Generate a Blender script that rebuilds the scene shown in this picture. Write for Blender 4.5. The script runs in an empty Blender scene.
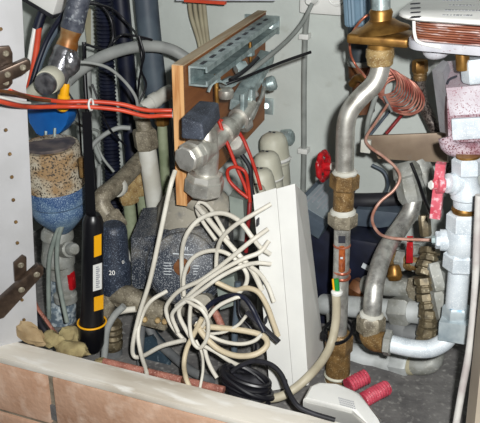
import bpy, bmesh, math, random
from mathutils import Vector, Matrix, noise
random.seed(7)
V = Vector
COL = bpy.context.scene.collection
# ------------------------------------------------------------------ camera model
FPX, CX, CY = 800.0, 240.0, 211.5
TH, PH = math.radians(24), math.radians(22)
F = V((-math.sin(PH)*math.cos(TH), math.cos(PH)*math.cos(TH), -math.sin(TH)))
R = V((math.cos(PH), math.sin(PH), 0))
U = R.cross(F)
CAM = V((.337, -.62, .515))
def P(x, y, Y):
    "point of the photograph on the vertical plane at depth Y"
    d = F + R*((x-CX)/FPX) - U*((y-CY)/FPX)
    return CAM + d*((Y-CAM.y)/d.y)
def PZ(x, y, Z):
    d = F + R*((x-CX)/FPX) - U*((y-CY)/FPX)
    return CAM + d*((Z-CAM.z)/d.z)
def S(p):
    "metres per pixel at a world point"
    return (p-CAM).dot(F)/FPX
def W(p):
    return p if isinstance(p, Vector) else P(*p)
# ------------------------------------------------------------------ materials
def lin(c):
    return tuple(((v/255)/12.92 if v/255 <= .04045 else ((v/255+.055)/1.055)**2.4) for v in c) + (1,)
MATS = {}
def mat(name, c1, c2=None, scale=60, lo=.4, hi=.6, rough=.5, metal=0, c3=None, s3=500, lo3=.55, hi3=.65, bump=0, bscale=200, coat=0, stretch=None, detail=4):
    m = bpy.data.materials.new(name); m.use_nodes = True
    nt = m.node_tree; N = nt.nodes; L = nt.links
    b = N['Principled BSDF']
    b.inputs['Roughness'].default_value = rough; b.inputs['Metallic'].default_value = metal
    b.inputs['Coat Weight'].default_value = coat
    b.inputs['Base Color'].default_value = lin(c1)
    tc = N.new('ShaderNodeTexCoord')
    vec = tc.outputs['Object']
    if stretch:
        mp = N.new('ShaderNodeMapping'); mp.inputs['Scale'].default_value = stretch
        L.new(vec, mp.inputs[0]); vec = mp.outputs[0]
    def layer(prev, c, sc, lo, hi, off):
        n = N.new('ShaderNodeTexNoise'); n.noise_dimensions = '4D'; n.inputs['W'].default_value = off
        n.inputs['Scale'].default_value = sc; n.inputs['Detail'].default_value = detail
        L.new(vec, n.inputs['Vector'])
        mr = N.new('ShaderNodeMapRange'); mr.inputs[1].default_value = lo; mr.inputs[2].default_value = hi
        L.new(n.outputs['Fac'], mr.inputs[0])
        mx = N.new('ShaderNodeMix'); mx.data_type = 'RGBA'
        L.new(mr.outputs[0], mx.inputs[0])
        if prev is None: mx.inputs[6].default_value = lin(c1)
        else: L.new(prev, mx.inputs[6])
        mx.inputs[7].default_value = lin(c)
        return mx.outputs[2]
    o = None
    if c2: o = layer(o, c2, scale, lo, hi, len(MATS)*1.7)
    if c3: o = layer(o, c3, s3, lo3, hi3, len(MATS)*2.3+5)
    if o: L.new(o, b.inputs['Base Color'])
    if bump:
        n = N.new('ShaderNodeTexNoise'); n.inputs['Scale'].default_value = bscale; n.inputs['Detail'].default_value = 4
        L.new(vec, n.inputs['Vector'])
        bp = N.new('ShaderNodeBump'); bp.inputs['Strength'].default_value = bump; bp.inputs['Distance'].default_value = .002
        L.new(n.outputs['Fac'], bp.inputs['Height']); L.new(bp.outputs[0], b.inputs['Normal'])
    MATS[name] = m
    return m
m_wall = mat('painted_wall', (204,210,205), (194,200,195), 14, rough=.8, bump=.2, bscale=120, c3=(176,180,172), s3=40, lo3=.62, hi3=.8)
m_panel = mat('white_board', (190,190,192), (181,181,182), 20, rough=.55)
m_paint = mat('worn_white_paint', (226,220,208), (184,172,154), 26, .5, .72, rough=.6, c3=(242,239,232), s3=90, lo3=.5, hi3=.66, bump=.3, bscale=90, stretch=(.25,1,1))
m_tile = mat('terracotta', (206,168,142), (180,138,110), 20, .38, .7, rough=.8, c3=(222,192,170), s3=55, lo3=.5, hi3=.75, bump=.4, bscale=150)
m_mortar = mat('mortar', (136,128,112), (112,104,90), 80, rough=.9, bump=.5)
m_concrete = mat('concrete', (118,116,114), (88,86,86), 35, .35, .65, rough=.95, c3=(148,146,142), s3=160, lo3=.55, hi3=.72, bump=.7, bscale=120)
m_beige = mat('beige_board', (178,166,148), (168,156,140), 20, rough=.6)
m_ply = mat('plywood_face', (164,106,58), (118,66,30), 30, .35, .65, rough=.6, stretch=(1,.25,1.6))
m_plye = mat('plywood_edge', (214,166,112), (178,122,70), 60, .4, .6, rough=.7, stretch=(4,4,.3))
m_plyt = mat('plywood_top', (196,178,150), (176,150,118), 40, rough=.8, stretch=(3,.3,1))
m_galv = mat('galvanised_steel', (188,204,204), (136,154,156), 70, .4, .65, rough=.4, metal=.55, c3=(216,226,226), s3=400, lo3=.58, hi3=.7)
m_chrome = mat('dull_chrome', (226,224,216), (170,166,156), 60, .42, .68, rough=.42, metal=.8, c3=(238,236,228), s3=600, lo3=.58, hi3=.7)
m_steel = mat('scuffed_steel', (206,206,200), (142,140,136), 90, .4, .65, rough=.42, metal=.7, c3=(206,204,196), s3=700, lo3=.56, hi3=.68)
m_dsteel = mat('dusty_steel', (140,132,114), (98,90,76), 110, .4, .65, rough=.5, metal=.15, c3=(186,178,160), s3=600, lo3=.55, hi3=.7)
m_cgrey = mat('grey_fitting', (158,160,156), (128,128,120), 60, .4, .65, rough=.55, metal=.2, c3=(186,186,178), s3=300, lo3=.58, hi3=.7)
m_lgrey = mat('pale_fitting', (196,200,200), (168,172,170), 50, .4, .65, rough=.5, metal=.15)
m_white_pipe = mat('white_frosted_metal', (214,222,228), (186,196,204), 60, .4, .65, rough=.5, metal=.1, c3=(236,240,242), s3=900, lo3=.55, hi3=.65)
m_bnut = mat('bluish_nut', (184,194,198), (146,160,168), 60, .4, .65, rough=.45, metal=.25, c3=(80,140,176), s3=55, lo3=.64, hi3=.7)
m_brass = mat('brass', (172,130,68), (112,78,36), 60, .4, .65, rough=.42, metal=.7)
m_dbrass = mat('dusty_brass', (134,104,62), (96,72,42), 120, .4, .65, rough=.5, metal=.25, c3=(186,164,124), s3=700, lo3=.56, hi3=.7)
m_tbrass = mat('tarnished_brass', (124,112,88), (80,72,56), 120, .4, .65, rough=.42, metal=.45, c3=(186,178,152), s3=260, lo3=.58, hi3=.72)
m_ubrass = mat('pale_dusty_brass', (172,146,98), (132,104,64), 110, .4, .65, rough=.6, metal=.15, c3=(200,186,150), s3=600, lo3=.55, hi3=.68)
m_gloss = mat('dark_glossy_metal', (150,150,154), (92,92,98), 90, .42, .62, rough=.28, metal=.75, bump=.5, bscale=120)
m_brown = mat('brown_fitting', (120,78,46), (84,50,28), 60, rough=.5, metal=.25)
m_copper = mat('copper', (190,120,96), (150,80,58), 80, rough=.35, metal=.45)
m_pink = mat('pink_copper', (206,164,148), (176,122,104), 80, rough=.4, metal=.3)
m_navy = mat('navy_plastic', (12,15,32), (22,27,48), 40, rough=.45)
m_dgrey = mat('slate_grey_pipe', (84,96,106), (70,80,92), 30, rough=.5)
m_mgrey = mat('mid_grey_rubber', (112,114,114), (92,94,96), 50, rough=.6)
m_hose = mat('light_grey_hose', (160,163,160), (142,145,143), 30, rough=.55)
m_black = mat('black_plastic', (13,13,17), rough=.35)
m_mblack = mat('matt_black', (18,18,24), (34,34,42), 60, rough=.6)
m_blackc = mat('black_cable', (20,20,26), rough=.38)
m_red = mat('red_wire', (190,52,34), (168,38,26), 60, rough=.45)
m_orange = mat('orange_red_wire', (214,80,50), (196,64,40), 40, rough=.45)
m_dred = mat('dark_red_wire', (130,28,30), rough=.5)
m_redp = mat('red_enamel', (186,24,32), (150,14,24), 120, rough=.35, c3=(226,150,150), s3=200, lo3=.62, hi3=.7)
m_pinkp = mat('chalky_red_enamel', (206,104,118), (190,66,82), 70, .4, .65, rough=.5, c3=(232,190,196), s3=250, lo3=.52, hi3=.66)
m_corr = mat('red_corrugated', (200,80,98), (170,48,68), 60, rough=.5, c3=(230,160,168), s3=700, lo3=.58, hi3=.7)
m_blue = mat('blue_plastic', (22,98,172), (16,82,152), 30, rough=.4)
m_bowl = mat('dusty_blue', (44,74,118), (100,126,150), 40, .42, .62, rough=.5, c3=(156,178,196), s3=800, lo3=.52, hi3=.66)
m_tan = mat('speckled_tan', (146,118,82), (178,170,152), 26, .44, .56, rough=.7, c3=(52,44,36), s3=420, lo3=.52, hi3=.6, bump=.5, bscale=400)
m_tand = mat('dark_recess', (74,68,72), (110,100,96), 60, rough=.7)
m_yellow = mat('yellow_plastic', (240,172,20), rough=.4)
m_white = mat('white_plastic', (232,232,228), (224,224,220), 20, rough=.4)
m_wcab = mat('white_cable', (222,218,206), (208,203,190), 40, rough=.45)
m_bcab = mat('beige_cable', (206,192,164), (192,178,150), 40, rough=.5)
m_gcab = mat('grey_cable', (150,154,150), (134,138,134), 40, rough=.5)
m_lcab = mat('greenish_grey_tube', (150,160,152), (128,138,132), 40, rough=.5, metal=.1)
m_cream = mat('cream_plastic', (206,205,188), (192,190,172), 40, rough=.5)
m_pump = mat('dusty_slate', (40,47,59), (132,128,120), 26, .46, .64, rough=.5, c3=(158,162,166), s3=850, lo3=.53, hi3=.64)
m_pumpt = mat('dust_covered_metal', (150,145,132), (70,76,86), 32, .5, .66, rough=.75, c3=(168,162,150), s3=200, lo3=.55, hi3=.7)
m_knob = mat('dusty_navy', (24,31,46), (40,48,62), 60, rough=.5, c3=(120,132,150), s3=850, lo3=.55, hi3=.66)
m_green = mat('green_insulation', (24,140,60), rough=.4)
m_greenp = mat('greenish_pipe', (146,154,126), (116,126,98), 50, .4, .65, rough=.6)
m_whitep = mat('off_white_pipe', (206,206,198), (188,186,174), 30, rough=.55)
m_pinkpump = mat('red_speckled_casting', (176,160,168), (128,80,90), 45, .42, .6, rough=.6, c3=(96,34,46), s3=650, lo3=.5, hi3=.6, bump=.4, bscale=300)
m_pgrey = mat('grey_white_housing', (196,196,202), (176,176,184), 40, rough=.55, c3=(150,116,122), s3=300, lo3=.62, hi3=.72)
m_lamella = mat('copper_lamella', (158,98,72), (118,58,48), 40, .4, .62, rough=.45, metal=.35, c3=(222,204,200), s3=160, lo3=.52, hi3=.66, stretch=(.35,.35,2.2))
m_foam = mat('yellowish_foam', (172,158,114), (124,108,74), 50, .4, .65, rough=.9, bump=.8, bscale=150)
m_card = mat('brown_card', (168,146,112), (142,118,84), 40, rough=.9, bump=.3)
m_ink = mat('dark_ink', (40,42,52), rough=.6)
m_ink2 = mat('faded_ink', (150,152,158), rough=.6)
m_wink = mat('pale_ink', (200,206,210), rough=.6)
m_label = mat('silver_label', (150,160,166), (132,142,148), 40, rough=.4)
m_bact = mat('blue_grey_plastic', (120,146,164), (104,130,150), 30, rough=.5)
m_dact = mat('dark_slate_plastic', (52,60,66), rough=.5)
m_bronze = mat('bronze_hinge', (92,76,64), (66,54,46), 90, rough=.35, metal=.5)
m_strip = mat('brushed_strip', (156,138,118), (122,104,88), 25, .35, .7, rough=.45, metal=.25, c3=(136,138,134), s3=18, lo3=.55, hi3=.75)
m_braid = mat('braided_steel', (120,110,104), (48,40,38), 400, .42, .58, rough=.45, metal=.4)
m_foil = mat('crumpled_film', (180,190,194), (96,110,122), 160, .42, .55, rough=.4)
m_trunk = mat('beige_trunking', (172,166,140), (160,152,128), 30, rough=.6)
m_glass = mat('amber_sight_tube', (170,92,50), (134,64,30), 160, rough=.15, coat=.6)
m_teal = mat('dark_teal_plastic', (54,72,84), (40,56,68), 60, rough=.5, c3=(110,126,136), s3=250, lo3=.6, hi3=.7)
m_rpipe = mat('reddish_brown_pipe', (168,110,94), (124,72,60), 90, .4, .65, rough=.6, c3=(192,146,132), s3=600, lo3=.54, hi3=.66)
# ------------------------------------------------------------------ mesh builder
def crom(pts, n=6, closed=False):
    if len(pts) < 3: return [p.copy() for p in pts]
    out = []; m = len(pts)
    for i in range(m if closed else m-1):
        if closed: a, b, c, d = pts[i-1], pts[i], pts[(i+1) % m], pts[(i+2) % m]
        else:
            b, c = pts[i], pts[i+1]
            a = pts[i-1] if i else b*2-c
            d = pts[i+2] if i+2 < m else c*2-b
        for k in range(n):
            t = k/n
            out.append(.5*((2*b) + (c-a)*t + (2*a-5*b+4*c-d)*t*t + (3*b-a-3*c+d)*t**3))
    if not closed: out.append(pts[-1].copy())
    return out
class MB:
    def __init__(s): s.bm = bmesh.new()
    def rings(s, rings, closed=False, caps=True):
        bm = s.bm
        vs = [[bm.verts.new(p) for p in r] for r in rings]
        k = len(vs[0]); m = len(vs)
        for i in range(m if closed else m-1):
            a, b = vs[i], vs[(i+1) % m]
            for j in range(k):
                bm.faces.new((a[j], a[(j+1) % k], b[(j+1) % k], b[j]))
        if caps and not closed:
            bm.faces.new(vs[0][::-1]); bm.faces.new(vs[-1])
        return s
    def sweep(s, pts, r, seg=10, closed=False, flat=1.0, up=None):
        m = len(pts); rings = []
        T = [(pts[(i+1) % m]-pts[i-1] if closed or 0 < i < m-1 else (pts[1]-pts[0] if i == 0 else pts[-1]-pts[-2])).normalized() for i in range(m)]
        a = up or V((0,0,1)); n = a - T[0]*a.dot(T[0])
        if n.length < .05: a = V((1,0,0)); n = a - T[0]*a.dot(T[0])
        n.normalize()
        for i in range(m):
            n = n - T[i]*n.dot(T[i]); n.normalize()
            b = T[i].cross(n)
            ri = r[i] if isinstance(r, list) else r
            rings.append([pts[i] + (n*math.cos(q)*flat + b*math.sin(q))*ri for q in (2*math.pi*j/seg for j in range(seg))])
        return s.rings(rings, closed)
    def tube(s, pts, r, seg=10, n=6, closed=False, flat=1.0, up=None, corr=None):
        "pts in photo pixels with depth; r in pixels at the first point"
        w = [W(p) for p in pts]; rm = r*S(w[0])
        if corr:
            q = crom(w, 60)
            L = 0; rr = []
            # resample evenly
            ds = [0]
            for i in range(1, len(q)): ds.append(ds[-1]+(q[i]-q[i-1]).length)
            step = corr*S(w[0])/6; k = int(ds[-1]/step); q2 = []; j = 0
            for i in range(k+1):
                d = i*step
                while j < len(ds)-2 and ds[j+1] < d: j += 1
                t = (d-ds[j])/max(ds[j+1]-ds[j], 1e-9)
                q2.append(q[j].lerp(q[j+1], min(t,1))); rr.append(rm*(1+.09*math.cos(2*math.pi*i/6)))
            return s.sweep(q2, rr, 14, False)
        return s.sweep(crom(w, n, closed), rm, seg, closed, flat, up)
    def rev(s, A, B, prof, seg=20, ph=0, px=True):
        "profile (t, r) turned about A-B; r in pixels at A"
        A, B = W(A), W(B); ax = B-A; d = ax.normalized()
        a = V((0,0,1)) if abs(d.z) < .8 else V((0,-1,0))
        n = (a-d*a.dot(d)).normalized(); b = d.cross(n); k = S(A) if px else 1
        rings = [[A+ax*t+(n*math.cos(q)+b*math.sin(q))*max(r*k, 1e-5) for q in (ph+2*math.pi*j/seg for j in range(seg))] for t, r in prof]
        return s.rings(rings)
    def hexn(s, A, B, r, ph=.3, seg=6):
        return s.rev(A, B, [(0,r*.86),(.12,r),(.88,r),(1,r*.86)], seg, ph)
    def cyl(s, A, B, r, seg=20, e=.06):
        return s.rev(A, B, [(0,r*.93),(e,r),(1-e,r),(1,r*.93)], seg)
    def box(s, c, ax, ay, az, bev=0, seg=2):
        "c centre, half-axis vectors"
        c = W(c); b2 = bmesh.new()
        vs = [b2.verts.new(c+ax*i+ay*j+az*k) for i in (-1,1) for j in (-1,1) for k in (-1,1)]
        for f in ((0,1,3,2),(4,6,7,5),(0,4,5,1),(2,3,7,6),(0,2,6,4),(1,5,7,3)): b2.faces.new([vs[i] for i in f])
        if bev: bmesh.ops.bevel(b2, geom=b2.edges[:], offset=bev, segments=seg, profile=.6, affect='EDGES', clamp_overlap=True)
        return s.add(b2)
    def prism(s, poly, vec, bev=0):
        w = [W(p) for p in poly]; b2 = bmesh.new()
        a = [b2.verts.new(p) for p in w]; b = [b2.verts.new(p+vec) for p in w]
        n = len(w); b2.faces.new(a); b2.faces.new(b[::-1])
        for i in range(n): b2.faces.new((a[(i+1) % n], a[i], b[i], b[(i+1) % n]))
        bmesh.ops.recalc_face_normals(b2, faces=b2.faces[:])
        if bev: bmesh.ops.bevel(b2, geom=b2.edges[:], offset=bev, segments=2, profile=.6, affect='EDGES', clamp_overlap=True)
        return s.add(b2)
    def loft(s, a, b):
        "box-like solid between two polygons of equal count"
        return s.rings([[W(p) for p in a], [W(p) for p in b]])
    def lump(s, c, ax, ay, az, amp=.25, sub=3, fr=2.0):
        c = W(c); b2 = bmesh.new(); bmesh.ops.create_icosphere(b2, subdivisions=sub, radius=1)
        o = V((random.random()*9, random.random()*9, 0))
        for v in b2.verts:
            q = v.co*(1+amp*noise.noise(v.co*fr+o)+amp*.4*noise.noise(v.co*fr*3+o))
            v.co = c+ax*q.x+ay*q.y+az*q.z
        return s.add(b2)
    def add(s, b2):
        m = {}
        for v in b2.verts: m[v] = s.bm.verts.new(v.co)
        for f in b2.faces:
            try: s.bm.faces.new([m[v] for v in f.verts])
            except ValueError: pass
        b2.free(); return s
    def text(s, txt, o, xd, yd, size, ex=.0002):
        cu = bpy.data.curves.new('lettering', 'FONT'); cu.body = txt; cu.size = 1; cu.extrude = 0; cu.align_x = 'CENTER'; cu.align_y = 'CENTER'
        ob = bpy.data.objects.new('lettering', cu); COL.objects.link(ob); bpy.context.view_layer.update()
        me = ob.to_mesh(); o = W(o); nd = xd.cross(yd).normalized(); b2 = bmesh.new(); b2.from_mesh(me)
        for v in b2.verts: v.co = o+xd*(v.co.x*size)+yd*(v.co.y*size)+nd*ex
        s.add(b2); ob.to_mesh_clear(); bpy.data.objects.remove(ob); bpy.data.curves.remove(cu)
        return s
THINGS = []
class Thing:
    def __init__(s, name, label, cat, group=None, kind=None):
        s.name, s.label, s.cat, s.group, s.kind, s.parts = name, label, cat, group, kind, []
        THINGS.append(s)
    def part(s, name, mb, m, parent=None, label=None, ang=38):
        s.parts.append((name, mb, m, parent, label, ang)); return len(s.parts)-1
    def tag(s, o):
        if s.label: o['label'] = s.label
        if s.cat: o['category'] = s.cat
        if s.group: o['group'] = s.group
        if s.kind: o['kind'] = s.kind
    def build(s):
        pts = [v.co for p in s.parts for v in p[1].bm.verts]
        lo = V([min(p[i] for p in pts) for i in range(3)]); hi = V([max(p[i] for p in pts) for i in range(3)])
        base = V(((lo.x+hi.x)/2, (lo.y+hi.y)/2, lo.z))
        root = None
        if len(s.parts) > 1:
            root = bpy.data.objects.new(s.name, None); root.empty_display_size = .02
            COL.objects.link(root); root.location = base; s.tag(root)
        made = []
        for (n, mb, m, par, lab, ang) in s.parts:
            bmesh.ops.recalc_face_normals(mb.bm, faces=mb.bm.faces[:])
            for v in mb.bm.verts: v.co -= base
            me = bpy.data.meshes.new(n if root else s.name); mb.bm.to_mesh(me); mb.bm.free()
            me.materials.append(m)
            for p in me.polygons: p.use_smooth = True
            me.set_sharp_from_angle(angle=math.radians(ang))
            o = bpy.data.objects.new(n if root else s.name, me); COL.objects.link(o)
            if root:
                o.parent = root if par is None else made[par]
                if lab: o['label'] = lab
            else:
                o.location = base; s.tag(o)
            made.append(o)
def C(name, label, cat, pts, r, m, group=None, **k):
    t = Thing(name, label, cat, group); t.part(name, MB().tube(pts, r, **k), m); return t
X_, Y_, Z_ = V((1,0,0)), V((0,1,0)), V((0,0,1))
#==BODY==
# ------------------------------------------------------------------ setting
YB, ZF = .45, -.05
def struct(name, mb, m, label=None, ang=38):
    t = Thing(name, label, None, None, 'structure'); t.part(name, mb, m, ang=ang); return t
struct('wall_back', MB().box(V((.13,YB+.01,.3)), X_*.57, Y_*.01, Z_*.4), m_wall)
struct('floor', MB().box(V((.13,.22,ZF-.01)), X_*.57, Y_*.24, Z_*.01), m_concrete)
struct('trim_1', MB().box(V((.0,-.005,-.004)), X_*.5, Y_*.017, Z_*.004, .0015), m_paint, 'white painted wooden sill along the front of the opening')
tl = MB()
for row in range(3):
    for k in range(-4, 4):
        w = .2345; x0 = -.132+.0075/2 + k*.242 + (.0 if row % 2 == 0 else .121)
        z1 = -.0088 - row*.0727
        tl.box(V((x0+w/2, -.016, z1-.0335)), X_*(w/2), Y_*.006, Z_*.0335, .0035)
struct('wall_front', MB().box(V((0,-.004,-.11)), X_*.55, Y_*.0135, Z_*.102), m_mortar, 'mortar bed under the sill')
struct('wall_front_tiles', tl, m_tile, 'terracotta tiles below the white sill')
struct('wall_side', MB().box(V((-.43,.235,.3)), X_*.01, Y_*.225, Z_*.4), m_wall)
# left board: turned side panel with drilled holes
a0, a1, a2 = PZ(-26,352,0), PZ(31,339,0), PZ(38,336,0)
def top(x, y, b): return P(x, y, b.y)
b0, b1, b2_ = top(-40,-20,a0), top(10.5,-20,a1), top(21,-20,a2)
back = V((-.012,.006,0))
lp = MB().rings([[a0,a1,a2,a2+V((-.03,.012,0)),a0+V((-.03,.02,0))],[b0,b1,b2_,b2_+V((-.03,.012,0)),b0+V((-.03,.02,0))]])
struct('wall_left', lp, m_panel, 'white side board with a column of drilled holes', 20)
def onpanel(x, y):
    "point on the face of the left board"
    n = (a1-a0).cross(b0-a0).normalized(); d = F+R*((x-CX)/FPX)-U*((y-CY)/FPX)
    return CAM+d*((a0-CAM).dot(n)/d.dot(n)), n if n.dot(CAM-a0) > 0 else -n
hol = MB()
for (x, y) in ((1,29),(6,130),(10,154),(12,177),(13.5,200),(16,222),(17.5,243),(22,300),(24,320)):
    p, n = onpanel(x, y); hol.rev(p-n*.001, p+n*.0005, [(0,1.7),(1,1.7)], 12)
struct('trim_2', hol, m_dbrass, 'row of drilled peg holes in the white side board')
def hinge(lab, plate, arm, screws, psc):
    t = Thing('cabinet_hinge', lab, 'hinge', 'cabinet hinges on the side board')
    def on(x, y, h): p, n = onpanel(x, y); return p+n*h
    n = onpanel(5,60)[1]
    t.part('mounting_plate', MB().prism([on(x,y,-.0005) for x,y in plate], n*.005, .001), m_bronze)
    ar = t.part('arm', MB().prism([on(x,y,.005) for x,y in arm], n*.009, .0015), m_bronze)
    for x,y in screws: t.part('screw', MB().rev(on(x,y,.0135), on(x,y,.0155), [(0,3.2),(.6,3.2),(1,2.2)], 14), m_dsteel, ar)
    for x,y in psc: t.part('screw', MB().rev(on(x,y,.004), on(x,y,.0062), [(0,3.2),(.6,3.2),(1,2.2)], 14), m_dsteel)
hinge('bronze cabinet hinge on the upper part of the white side board', ((-6,46),(9,45),(12,52),(12,82),(8,87),(-6,88)), ((-6,68),(24,55),(28,57),(28,65),(20,71),(-6,82)), ((20,63),(5,70)), ((5,52),(5,81)))
hinge('bronze cabinet hinge on the lower part of the white side board', ((13,262),(22,254),(26,256),(26,272),(14,280)), ((-4,295),(36,259),(41,261),(41,268),(34,276),(2,311),(-4,313)), ((34,268),(19,283)), ((20,263),))
# right frame
r0 = PZ(464,423,-.02); 
fr = MB().loft([P(465,430,.03),P(474,430,.0),P(504,430,.0),P(504,430,.04)], [P(489,200,.03),P(498,200,.0),P(528,200,.0),P(528,200,.04)])
struct('wall_right', fr, m_beige, 'beige edge board at the right side of the opening', 20)
# ------------------------------------------------------------------ back wall fittings
t = Thing('wall_socket', 'white double power socket on the back wall above the wall cable', 'socket')
c = P(323,-2,.439); k = S(c)
t.part('plate', MB().box(c, X_*22*k, Y_*.012, Z_*15*k, .004), m_white)
for x in (312,337):
    q = P(x,-3,.428)
    t.part('socket_well', MB().sweep(crom([q+V((math.cos(a)*8*k,-.001,math.sin(a)*8*k)) for a in [i*math.pi/6 for i in range(12)]],3,True), 1.3*k, 8, True), m_white)
q = P(313,-1,.425)
t.part('plug', MB().rev(q+Y_*.004, q-Y_*.02, [(0,6),(.6,6),(1,3)], 16), m_white)
t = Thing('wall_cable', 'grey cable clipped straight down the back wall under the socket', 'cable')
t.part('cable', MB().tube([(307,14,.438),(305,40,.44),(304,90,.44),(304,150,.44),(303,200,.44)], 3), m_gcab)
for (x,y) in ((305,36),(304,150)):
    q = P(x,y,.442); k = S(q); t.part('cable_clip', MB().box(q, X_*5*k, Y_*.008, Z_*2.6*k, .001), m_white)
C('flat_cable','pale grey cable drooping from the socket plug to the metal clamp rail','cable',[(312,4,.4),(303,22,.38),(290,38,.34),(272,54,.29),(252,70,.25),(236,82,.22)],2.2,m_gcab)
t = Thing('control_box','grey box with an orange edge at the top of the back wall','box')
t.part('housing', MB().loft([(176,1,.44),(275,1,.44),(275,1,.38),(176,1,.38)],[(176,-30,.44),(275,-30,.44),(275,-30,.38),(176,-30,.38)]), m_pgrey)
t.part('orange_strip', MB().box((205,1.5,.375), X_*.03, Y_*.003, Z_*.002), m_orange)
for i,(x0,x1,lab) in enumerate(((189,199,'leftmost'),(194,202,'second'),(199,205,'third'),(203,208,'rightmost'))):
    C('hanging_cable', f'beige cable hanging behind the wooden board, {lab} of the four from the left', 'cable', [(x0,-8,.42),(x0+2,15,.425),(x1,42,.43),(x1+3,62,.43)], 2.3, m_trunk, 'beige cables hanging behind the board')
C('waste_pipe','smooth slate grey vertical pipe left of the plywood board','pipe',[(145,-12,.38),(149,30,.38),(154,75,.38),(160,125,.38),(166,200,.38)],12,m_dgrey,seg=20)
C('corrugated_hose','navy corrugated hose running down behind the white pipe bend','hose',[(103,-12,.36),(105,40,.36),(108,100,.36),(112,160,.35),(116,235,.34)],8.5,m_navy,corr=4)
C('navy_hose','smooth navy hose between the corrugated hose and the slate pipe','hose',[(119,-12,.39),(124,40,.39),(129,100,.39),(134,165,.38),(140,230,.37)],9.5,m_navy,seg=18)
t = Thing('cable_trunking','narrow beige trunking strip on the back wall left of the navy hoses','trunking')
t.part('trunk', MB().loft([(83,8,.451),(91,8,.451),(91,8,.425),(83,8,.425)],[(87,46,.451),(91,46,.451),(91,46,.425),(87,46,.425)]), m_trunk)
C('white_strip','pale grey strip standing between the torch bar and the navy hose','strip',[(88,62,.33),(89,100,.33),(90,150,.32),(97,196,.31)],3.2,m_hose)
C('grey_hose','thick pale grey hose arching from the left valve to the plywood board','hose',[(66,82,.2),(80,70,.23),(100,58,.26),(125,49,.29),(150,46,.32),(172,50,.34),(192,62,.35)],6.3,m_hose,seg=16)
C('thin_white_cable','thin white cable curving across the navy hoses to the white pipe nut','cable',[(72,62,.15),(92,63,.17),(110,69,.19),(126,83,.21),(136,98,.22),(138,112,.23)],1.7,m_hose)
C('black_wire','black wire curving from the top pipe over the navy hoses and down the slate pipe','wire',[(78,6,.25),(92,4,.27),(112,9,.3),(128,24,.31),(138,38,.28),(142,60,.27),(139,82,.28),(137,104,.3)],1.2,m_blackc)
C('black_wire','black wire wavering across the navy hoses to the grey hose','wire',[(84,58,.28),(85,45,.29),(94,47,.29),(108,50,.29),(114,42,.29),(122,35,.3),(136,36,.3),(152,40,.32)],1.3,m_blackc)
C('black_wire','black wire dropping in front of the corrugated hose','wire',[(88,1,.28),(102,6,.29),(111,20,.29),(113,38,.29),(108,50,.28)],1.5,m_blackc)
C('black_wire','black wire hanging below the grey hose beside the slate pipe','wire',[(139,36,.25),(144,55,.25),(141,70,.26),(146,86,.27),(136,108,.26)],1.2,m_blackc)
# ------------------------------------------------------------------ plywood board and rail
bd = V((-.0855,.996,.004)).normalized(); bx = V((bd.y,-bd.x,0))
n0 = P(172,65,.115); n1 = P(174,204,.115)
Lb = .325; Tb = .0125
hz = n0.z-n1.z
t = Thing('plywood_board','plywood board standing edge-on to the back wall under the slotted rail','board')
t.part('face', MB().box(n0+bd*(Lb/2)+bx*(Tb/2)-Z_*(hz/2), bd*(Lb/2), bx*(Tb/2-.0008), Z_*(hz/2-.0006)), m_ply)
t.part('front_edge', MB().box(n0+bx*(Tb/2)-Z_*(hz/2)-bd*.0005, bd*.0006, bx*(Tb/2), Z_*(hz/2)), m_plye, label='pale sawn edge')
t.part('top_edge', MB().box(n0+bd*(Lb/2)+bx*(Tb/2), bd*(Lb/2), bx*(Tb/2), Z_*.0007), m_plyt, label='dusty top edge')
t = Thing('slotted_rail','galvanised slotted channel rail fixed along the top of the plywood board','rail')
rb = n0+bx*(Tb+.001)+bd*.012-Z_*.003; Lr = .30
pr = [(0,0),(.021,0),(.021,-.006),(.019,-.006),(.019,-.002),(.002,-.002),(.002,-.019),(.019,-.019),(.019,-.015),(.021,-.015),(.021,-.021),(0,-.021)]
t.part('channel', MB().rings([[rb+bx*x+Z_*z for x,z in pr],[rb+bx*x+Z_*z+bd*Lr for x,z in pr]]), m_galv, ang=20)
sl = MB()
for i in range(9):
    sl.box(rb+bx*.0105+bd*(.018+i*.031)+Z_*.0002, bd*.007, bx*.002, Z_*.0004)
t.part('slots', sl, m_ink)
q = rb+bd*Lr+Z_*(-.004)
t.part('wall_plate', MB().box(P(262,24,.4485), X_*.026, Y_*.002, Z_*.0125, .001), m_galv)
t.part('plate_bolt', MB().hexn((270,25,.447),(270,25.5,.440),4), m_galv)
t = Thing('zinc_plate','small zinc wall plate right of the lower board, above the white actuators','bracket')
t.part('plate', MB().box((266,106,.4485), X_*.011, Y_*.002, Z_*.012, .001), m_galv)
t.part('screw', MB().rev((266,106,.447),(266,106,.442),[(0,4),(1,3)],14), m_galv)
# clamp rail in front of board
t = Thing('pipe_clamp','bright metal pipe clamp with brass stud on the face of the plywood board','clamp')
t.part('stud', MB().cyl((216,74,.17),(217,104,.17),2.2,10), m_brass)
t.part('nut', MB().hexn((215,76,.17),(215.3,82,.17),5.5), m_galv)
t.part('stud', MB().cyl((250,42,.31),(251,66,.31),1.8,10), m_brass)
t.part('nut', MB().hexn((249.5,50,.31),(250,56,.31),5), m_galv)
t.part('cap_nut', MB().rev((226,98,.17),(226,88,.17),[(0,7),(.3,8),(.8,7.5),(1,5)],16), m_chrome)
t.part('strap', MB().tube([(208,92,.16),(212,84,.165),(219,81,.17),(226,84,.18)],2.2,flat=.5), m_galv)
t = Thing('clamp_channel','galvanised channel bar sloping up behind the black lever valve','bar')
A, B = P(238,106,.215), P(267,56,.36); d = (B-A).normalized(); n = d.cross(V((.2,-1,.3))).normalized(); n2 = d.cross(n)
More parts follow.
